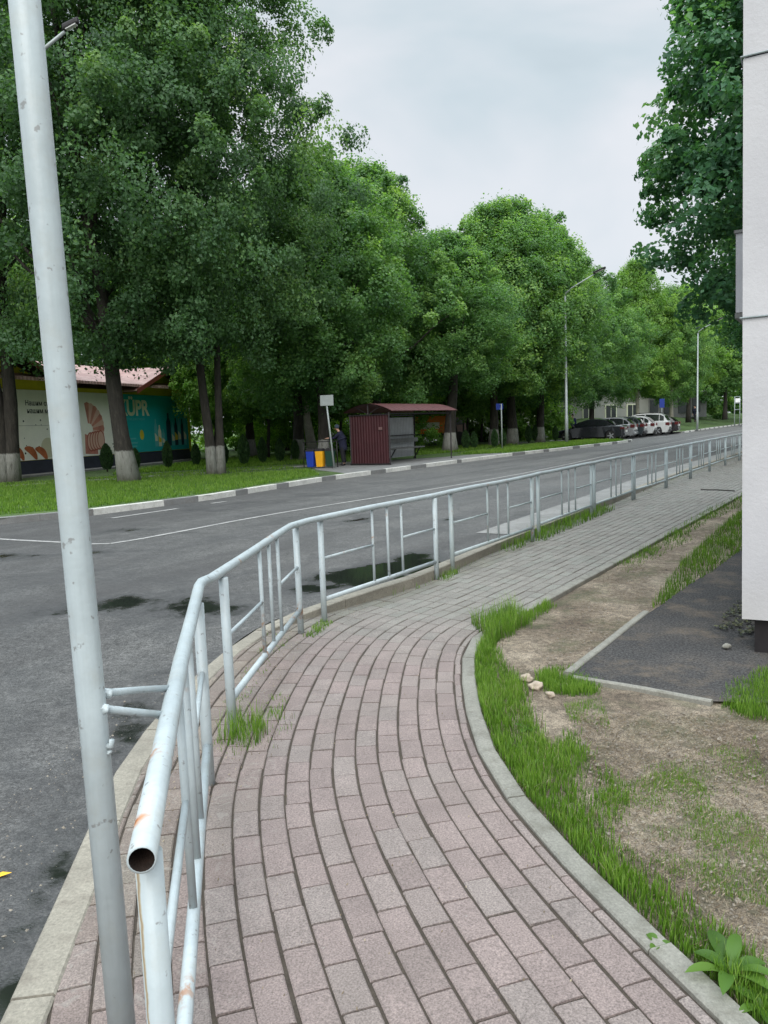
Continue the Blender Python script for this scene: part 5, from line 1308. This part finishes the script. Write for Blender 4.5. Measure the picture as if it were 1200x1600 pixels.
    for x0 in wx:
        for sgn in (-1, 1):
            bm = bmesh.new(); mt_ = Matrix.Translation((x0, sgn*(Wd/2-.13), wr)) @ Matrix.Rotation(PI/2, 4, 'X')
            bmesh.ops.create_cone(bm, cap_ends=True, segments=28, radius1=wr, radius2=wr, depth=.22, matrix=mt_); wh = obj('wheel', bm, M['rubber'], t, bevel=.02)
            bm = bmesh.new(); yy_ = sgn*(Wd/2-.012)
            bmesh.ops.create_circle(bm, cap_ends=True, segments=24, radius=wr*.62, matrix=Matrix.Translation((x0, yy_-sgn*.004, wr)) @ Matrix.Rotation(PI/2, 4, 'X')); obj('hub', bm, M['dark_metal'], wh)
            bm = bmesh.new()
            for k in range(5):
                a = 2*PI*k/5; box(bm, (x0+math.cos(a)*wr*.32, yy_+sgn*.004, wr+math.sin(a)*wr*.32), (wr*.6, .016, .07), M=None) if 0 else None
                m_ = Matrix.Translation((x0, yy_+sgn*.004, wr)) @ Matrix.Rotation(a, 4, 'Y') @ Matrix.Translation((wr*.33, 0, 0)); box(bm, (0, 0, 0), (wr*.62, .016, .065), M=m_)
            obj('rim', bm, M['rim'], wh)
    zl = .80 if kind == 'sedan' else .88
    for sgn in (-1, 1):
        bm = bmesh.new(); box(bm, (.045, sgn*(Wd/2-.15), zl), (.12, .26, .12 if kind == 'sedan' else .20)); obj('taillight', bm, M['redlight'], t, bevel=.02)
        bm = bmesh.new(); box(bm, (.14, sgn*(Wd/2-.028), zl), (.24, .06, .14 if kind == 'sedan' else .22)); obj('taillight', bm, M['redlight'], t, bevel=.02)
        bm = bmesh.new(); box(bm, (L-.22, sgn*(Wd/2-.22), .66), (.3, .34, .14)); obj('headlight', bm, M['headlight'], t, bevel=.03)
        bm = bmesh.new(); box(bm, (xs1+.05, sgn*(Wd/2+.07), zb+.02), (.12, .2, .14)); obj('mirror', bm, paint, t, bevel=.03)
    for x in (1.9, 2.75):
        for sgn in (-1, 1): bm = bmesh.new(); box(bm, (x, sgn*(Wd/2-.005), .82), (.18, .03, .03)); obj('door_handle', bm, M['dark_metal'], t)
    bm = bmesh.new(); box(bm, (-.012, 0, .60 if kind == 'sedan' else .72), (.03, .52, .12)); obj('number_plate', bm, M['plate'], t)
    bm = bmesh.new(); box(bm, (.03, 0, .40), (.12, Wd-.22, .16)); obj('rear_bumper', bm, M['dark_metal'] if kind in ('suv', 'wagon') else paint, t, bevel=.03)
    return t
blackp = carpaint('black_paint', (0.009, 0.0105, 0.015)); greyp = carpaint('grey_paint', (0.225, 0.2325, 0.24)); darkp = carpaint('dark_paint', (0.0225, 0.03, 0.03375)); silverp = carpaint('silver_paint', (.46, .47, .47)); whitep = carpaint('pearl_paint', (0.465, 0.4725, 0.465)); black2 = carpaint('soft_black_paint', (0.0135, 0.0105, 0.012))
hd = math.atan2(.45, -.89)
specs = [('black saloon car nearest in the parked row', blackp, 'sedan'), ('grey hatchback showing its tail just beyond the black saloon', greyp, 'hatch'), ('dark green estate car third in the parked row', darkp, 'wagon'), ('silver estate car behind the pearl coloured one', silverp, 'wagon'), ('pearl white sport utility car with roof bars and dark glass', whitep, 'suv'), ('black hatchback with red tail lights at the end of the parked row', black2, 'hatch')]
tails = [(16.1, 50.6), (17.5, 52.9), (18.9, 55.1), (20.3, 57.0), (22.1, 58.9), (23.7, 61.3)]
cars = []
for (lb, pm, kd), tl in zip(specs, tails): cars.append(car(lb, (*tl, .072), hd, pm, kd))
for y_ in (-.68, .68):
    bm = bmesh.new(); tube(bm, [(.6, y_, 1.68), (.7, y_, 1.74), (2.3, y_, 1.74), (2.45, y_, 1.67)], .018, 8); obj('roof_bar', bm, M['dark_metal'], cars[4], True)

# ================================================================ WHITE BUILDING
C0 = Vector((*G(1160, 967, .25), 0)); dA = Vector((.88, -.47, 0)).normalized(); dB = Vector((.5, .866, 0)).normalized()
M['render'] = None
m, nt, b, o = new_mat('white_render'); v = worldpos(nt); n1 = noise(nt, v, 1.3, 6, .6); n2 = noise(nt, v, 34, 5, .7)
c = ramp(nt, n1, [(.3, (0.3978, 0.3912, 0.411)), (.7, (0.4907, 0.4841, 0.5006))])
sx = N(nt, 'ShaderNodeSeparateXYZ'); nt.links.new(v, sx.inputs[0])
low = ramp(nt, math_(nt, 'ADD', sx.outputs[2], math_(nt, 'MULTIPLY', n1, .8)), [(.45, .5), (.95, 0)])
c = mix(nt, low, c, (.42, .40, .37)); c = mix(nt, ramp(nt, n2, [(.22, .12), (.34, 0)]), c, (.38, .37, .37))
nt.links.new(c, b.inputs['Base Color']); b.inputs['Roughness'].default_value = .85; bump(nt, b, math_(nt, 'ADD', n2, math_(nt, 'MULTIPLY', n1, .4)), .35, .008); M['render'] = m
wb_ = thing('white_building', 'white rendered building corner with dark plinth and balcony', 'building', (C0.x, C0.y, 0))
def prism(name, pts, z0, z1, mat, par, bevel=0):
    bm = bmesh.new(); a = [bm.verts.new((p_.x, p_.y, z0)) for p_ in pts]; b_ = [bm.verts.new((p_.x, p_.y, z1)) for p_ in pts]
    bm.faces.new(a[::-1]); bm.faces.new(b_); n = len(pts)
    for i in range(n): bm.faces.new((a[i], a[(i+1) % n], b_[(i+1) % n], b_[i]))
    return obj(name, bm, mat, par, bevel=bevel)
O_ = Vector((0, 0, 0))
wb_.rotation_euler = (0, -.012, 0)
for k, (za, zb2) in enumerate(((.25, 2.18), (2.195, 3.73), (3.745, 9.5))):
    prism('wall_panel', [O_, dA*7, dA*7+dB*11, dB*11], za, zb2, M['render'], wb_, .012)
ins = .07
prism('plinth', [dA*ins+dB*ins, dA*7+dB*ins, dA*7+dB*10.9, dA*ins+dB*10.9], -.1, .252, M['dark_metal'], wb_)
prism('joint_core', [dA*.02+dB*.02, dA*6.9+dB*.02, dA*6.9+dB*10.8, dA*.02+dB*10.8], .26, 9.4, M['plinth'], wb_)
for z_ in (2.187, 3.738):
    bm = bmesh.new(); q0 = dA*7-dB*.012; q1 = -dA*.012-dB*.012; q2 = dB*11-dA*.012; tube(bm, [q0+Vector((0, 0, z_+.01)), q1+Vector((0, 0, z_)), q2+Vector((0, 0, z_))], .006, 8); obj('cable', bm, M['paint_grey'], wb_, True)
bp = dB*5.6; out = -dA
prism('balcony', [bp+out*.0, bp+out*.56, bp+out*.56+dB*2.6, bp+dB*2.6], 2.84, 3.82, M['render'], wb_, .01)
prism('balcony_base', [bp+out*.0+dB*.02, bp+out*.57, bp+out*.57+dB*2.62, bp+dB*2.62], 2.77, 2.835, M['kerb_grey'], wb_)
prism('balcony_cap', [bp+out*.0-dB*.02, bp+out*.58-dB*.02, bp+out*.58+dB*2.62, bp+dB*2.62], 3.825, 3.86, M['kerb_grey'], wb_)
# moss at wall foot
V = []; mp_ = [G(1115, 985), G(1150, 945), G(1190, 930), G(1210, 985), G(1160, 1000)]
P = rng.uniform(np.min(mp_, 0), np.max(mp_, 0), (2600, 2)); P = P[inpoly(P, mp_)]
fl = np.sin(P[:, 0]*31)*np.sin(P[:, 1]*27+P[:, 0]*9); P = P[fl > -.25]
k = len(P); a = rng.uniform(0, PI, k); r_ = .011; i = np.arange(k)*4
Vv = np.stack([np.c_[P[:, 0]+r_*np.cos(a+j*PI/2), P[:, 1]+r_*np.sin(a+j*PI/2), .03+rng.uniform(0, .012, k)] for j in range(4)], 1).reshape(-1, 3)
struct(mesh_from('moss', Vv, np.stack([i, i+1, i+2, i+3], 1), mat_leaf('moss', (.02, .03, .01), (.05, .055, .02), (.10, .10, .04), .1), attrs={'tint': np.repeat(rng.random(k), 4)}), 'dark moss patch at the foot of the white wall', 'stuff')
# narrow stick lying on the path
bm = bmesh.new(); q0, q1 = G(1095, 766), G(1148, 768); tube(bm, [(q0[0], q0[1], .012), ((q0[0]+q1[0])/2, (q0[1]+q1[1])/2+.05, .018), (q1[0], q1[1], .012)], .012, 6)
tag(obj('fallen_stick', bm, M['bark'], None, True), 'dark stick lying across the far part of the path', 'stick')

# ================================================================ PEOPLE
def person(loc, rz, H, label, coat, trousers, hat, arm_out=True, stoop=.12, stride=.0, name='person'):
    s = H/1.75
    def sk(verts, edges, mat, nm, par, sub=2):
        me = bpy.data.meshes.new(nm); me.from_pydata([tuple(c*s for c in v[:3]) for v in verts], edges, []); o = bpy.data.objects.new('tmp', me); COL.objects.link(o)
        md = o.modifiers.new('s', 'SKIN'); o.modifiers.new('u', 'SUBSURF').levels = sub
        for i, v in enumerate(verts):
            d = me.skin_vertices[0].data[i]; d.radius = (v[3]*s, (v[4] if len(v) > 4 else v[3])*s); d.use_root = (i == 0)
        bpy.context.view_layer.update(); dg = bpy.context.evaluated_depsgraph_get(); m2 = bpy.data.meshes.new_from_object(o.evaluated_get(dg)); bpy.data.objects.remove(o)
        return link_mesh(nm, m2, mat, par, True)
    t = thing(name, label, 'person', loc, rz)
    f = stoop
    # facing +x ; left is +y
    Vb = [(0, 0, .92, .13, .11), (f*.3, 0, 1.12, .12, .10), (f*.8, 0, 1.36, .15, .11), (f, 0, 1.46, .06), (f*1.25, 0, 1.53, .055), (f*1.5+.02, 0, 1.60, .085, .075), (f*1.55+.02, 0, 1.69, .07, .065)]
    E = [(0, 1), (1, 2), (2, 3), (3, 4), (4, 5), (5, 6)]
    def add(pt, par): Vb.append(pt); E.append((par, len(Vb)-1)); return len(Vb)-1
    for sg in (-1, 1):
        hip = add((0, sg*.09, .88, .085), 0); kn = add((.03+stride*sg*.5, sg*.10, .50, .06), hip); an = add((-.02+stride*sg, sg*.10, .09, .042), kn); add((.10+stride*sg, sg*.11, .04, .042), an)
        sh_ = add((f*.8, sg*.19, 1.38, .055), 2)
        if arm_out and sg == 1 or arm_out and sg == -1:
            el = add((f+.22, sg*.22, 1.18, .042), sh_); ha = add((f+.46, sg*.18, 1.20, .028), el)
            dv = Vector((1, 0, -.1))
        else:
            el = add((f*.5+.02, sg*.25, 1.10, .042), sh_); ha = add((f*.5+.08, sg*.25, .86, .028), el); dv = Vector((.25, 0, -1))
        pal = Vector(Vb[ha][:3])+dv*.06; pi_ = add((*pal, .026), ha)
        for j in range(4):
            w_ = (j-1.5)*.018; q_ = pal+dv*.035; q_.y += w_; a_ = add((*q_, .009), pi_); L_ = (.05, .062, .058, .045)[j]; q2 = q_+dv*L_+Vector((0, 0, -.018)); add((*q2, .007), a_)
        q_ = Vector(Vb[ha][:3])+dv*.03+Vector((0, -sg*.035, .0)); a_ = add((*q_, .010), ha); q2 = q_+dv*.04+Vector((0, -sg*.008, 0)); add((*q2, .008), a_)
    sk(Vb, E, SKIN, 'body', t)
    # coat over trunk and arms
    Vc = [(-.02, 0, .95, .21, .19), (f*.25, 0, 1.14, .20, .18), (f*.7, 0, 1.36, .20, .17), (f*.95, 0, 1.47, .12, .12), (0, 0, .62, .22, .20)]; Ec = [(0, 1), (1, 2), (2, 3), (0, 4)]
    for sg in (-1, 1):
        Vc.append((f*.8, sg*.19, 1.38, .075)); Ec.append((2, len(Vc)-1))
        if arm_out: Vc.append((f+.22, sg*.22, 1.18, .062)); Ec.append((len(Vc)-2, len(Vc)-1)); Vc.append((f+.42, sg*.185, 1.20, .05)); Ec.append((len(Vc)-2, len(Vc)-1))
        else: Vc.append((f*.5+.02, sg*.25, 1.10, .062)); Ec.append((len(Vc)-2, len(Vc)-1)); Vc.append((f*.5+.07, sg*.25, .84, .055)); Ec.append((len(Vc)-2, len(Vc)-1))
    sk(Vc, Ec, coat, 'coat', t)
    for sg in (-1, 1):
        sk([(0, sg*.09, .88, .125), (.03+stride*sg*.5, sg*.10, .50, .10), (-.02+stride*sg, sg*.10, .10, .085)], [(0, 1), (1, 2)], trousers, 'trouser_leg', t)
        sk([(-.05+stride*sg, sg*.105, .055, .065), (.14+stride*sg, sg*.115, .045, .055)], [(0, 1)], M['dark_metal'], 'shoe', t)
    hx = f*1.5+.02
    bm = bmesh.new(); bmesh.ops.create_uvsphere(bm, u_segments=16, v_segments=10, radius=1)
    for v_ in bm.verts:
        v_.co = Vector((hx-.015+v_.co.x*.112, v_.co.y*.10, 1.665+max(v_.co.z, -.55)*.115))*s
        if v_.co.x > (hx+.04)*s and v_.co.z < 1.66*s: v_.co.x = (hx+.02)*s
    obj('hat', bm, hat, t, True)
    bm = bmesh.new()
    bmesh.ops.create_cone(bm, segments=8, radius1=.014*s, radius2=.006*s, depth=.035*s, cap_ends=True, matrix=Matrix.Translation(((hx+.095)*s, 0, 1.60*s)) @ Matrix.Rotation(PI/2, 4, 'Y'))
    obj('nose', bm, SKIN, t, True)
    for sg in (-1, 1):
        bm = bmesh.new(); bmesh.ops.create_uvsphere(bm, u_segments=8, v_segments=6, radius=.010*s, matrix=Matrix.Translation(((hx+.076)*s, sg*.030*s, 1.625*s))); obj('eye', bm, M['black'], t, True)
    bm = bmesh.new(); box(bm, ((hx+.076)*s, 0, 1.565*s), (.012*s, .045*s, .008*s)); obj('mouth', bm, M['ham3'], t)
    return t
SKIN = simple('skin', (.48, .28, .20), .55, var=.1, bmp=0)
navy = simple('navy_cloth', (.012, .014, .035), .9, var=.3, scale=12); ink = simple('black_cloth', (.012, .012, .016), .9, var=.3, scale=12); slate = simple('slate_knit', (.045, .06, .09), .9, var=.2, scale=20)
person((-1.42, 28.6, .194), math.radians(172), 1.50, 'person in navy coat and grey hat reaching out beside the bins', navy, ink, slate, True, .16)
person((14.7, 59.2, .19), math.radians(250), 1.75, 'person in dark blue jacket standing behind the black saloon car', simple('blue_cloth', (.015, .02, .08), .9), ink, ink, False, .05)
person((33.2, 81.5, .78), math.radians(200), 1.75, 'person in dark clothes walking on the far grass bank', navy, ink, ink, False, .05, .14)

# ================================================================ LIGHT, SKY, CAMERA
W = bpy.data.worlds.new('World'); S.world = W; W.use_nodes = True; nt = W.node_tree; nt.nodes.clear()
SE, SR = math.radians(38), math.radians(186)
sky = N(nt, 'ShaderNodeTexSky'); sky.sky_type = 'NISHITA'; sky.sun_disc = False; sky.sun_elevation = SE; sky.sun_rotation = SR
bg = N(nt, 'ShaderNodeBackground'); bg.inputs[1].default_value = .1; out = N(nt, 'ShaderNodeOutputWorld')
tc = N(nt, 'ShaderNodeTexCoord').outputs['Generated']
mp = N(nt, 'ShaderNodeMapping'); mp.inputs['Scale'].default_value = (1, 1, 2.4); nt.links.new(tc, mp.inputs[0])
n1 = noise(nt, mp.outputs[0], 1.6, 5, .5, .4); n2 = noise(nt, mp.outputs[0], .9, 3, .5)
sepz = N(nt, 'ShaderNodeSeparateXYZ'); nt.links.new(tc, sepz.inputs[0])
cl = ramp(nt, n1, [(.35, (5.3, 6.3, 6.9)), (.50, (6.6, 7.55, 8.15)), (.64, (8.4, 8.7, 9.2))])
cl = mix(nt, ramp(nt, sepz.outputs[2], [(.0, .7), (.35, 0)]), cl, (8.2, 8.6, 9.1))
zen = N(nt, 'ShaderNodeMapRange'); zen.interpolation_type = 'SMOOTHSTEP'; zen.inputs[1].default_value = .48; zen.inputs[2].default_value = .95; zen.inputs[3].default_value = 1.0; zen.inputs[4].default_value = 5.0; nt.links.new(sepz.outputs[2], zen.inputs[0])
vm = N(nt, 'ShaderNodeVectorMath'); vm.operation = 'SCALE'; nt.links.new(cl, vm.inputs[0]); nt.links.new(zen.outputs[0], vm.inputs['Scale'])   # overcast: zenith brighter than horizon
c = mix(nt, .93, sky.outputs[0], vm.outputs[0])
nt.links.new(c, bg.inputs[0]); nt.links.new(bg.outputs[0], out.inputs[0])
sl = bpy.data.lights.new('sun', 'SUN'); sl.energy = 2.7; sl.angle = math.radians(45); sl.color = (1, .97, .92)
so = bpy.data.objects.new('sun', sl); COL.objects.link(so)
az = SR; dv = Vector((math.sin(az)*math.cos(SE), math.cos(az)*math.cos(SE), math.sin(SE))); so.rotation_euler = dv.to_track_quat('Z', 'Y').to_euler()
cam = bpy.data.cameras.new('camera'); co = bpy.data.objects.new('camera', cam); COL.objects.link(co); S.camera = co
cam.sensor_fit = 'VERTICAL'; cam.sensor_height = 36; cam.lens = 36*FOC/1600; cam.clip_end = 4000; cam.clip_start = .05
co.location = (0, 0, EYE)
fwd = Vector((0, math.cos(PITCH), -math.sin(PITCH))); up0 = Vector((0, math.sin(PITCH), math.cos(PITCH))); rt0 = Vector((1, 0, 0))
# roll: image x axis = c*rt - s*up ... matches G()
cR, sR = math.cos(ROLL), math.sin(ROLL)
xr = rt0*cR-up0*sR; yr = rt0*sR+up0*cR
co.rotation_euler = Matrix((xr, yr, -fwd)).transposed().to_euler()
S.view_settings.view_transform = 'Standard'; S.view_settings.look = 'None'; S.view_settings.exposure = 0
S.render.engine = 'CYCLES'; S.cycles.max_bounces = 6; S.cycles.transparent_max_bounces = 4
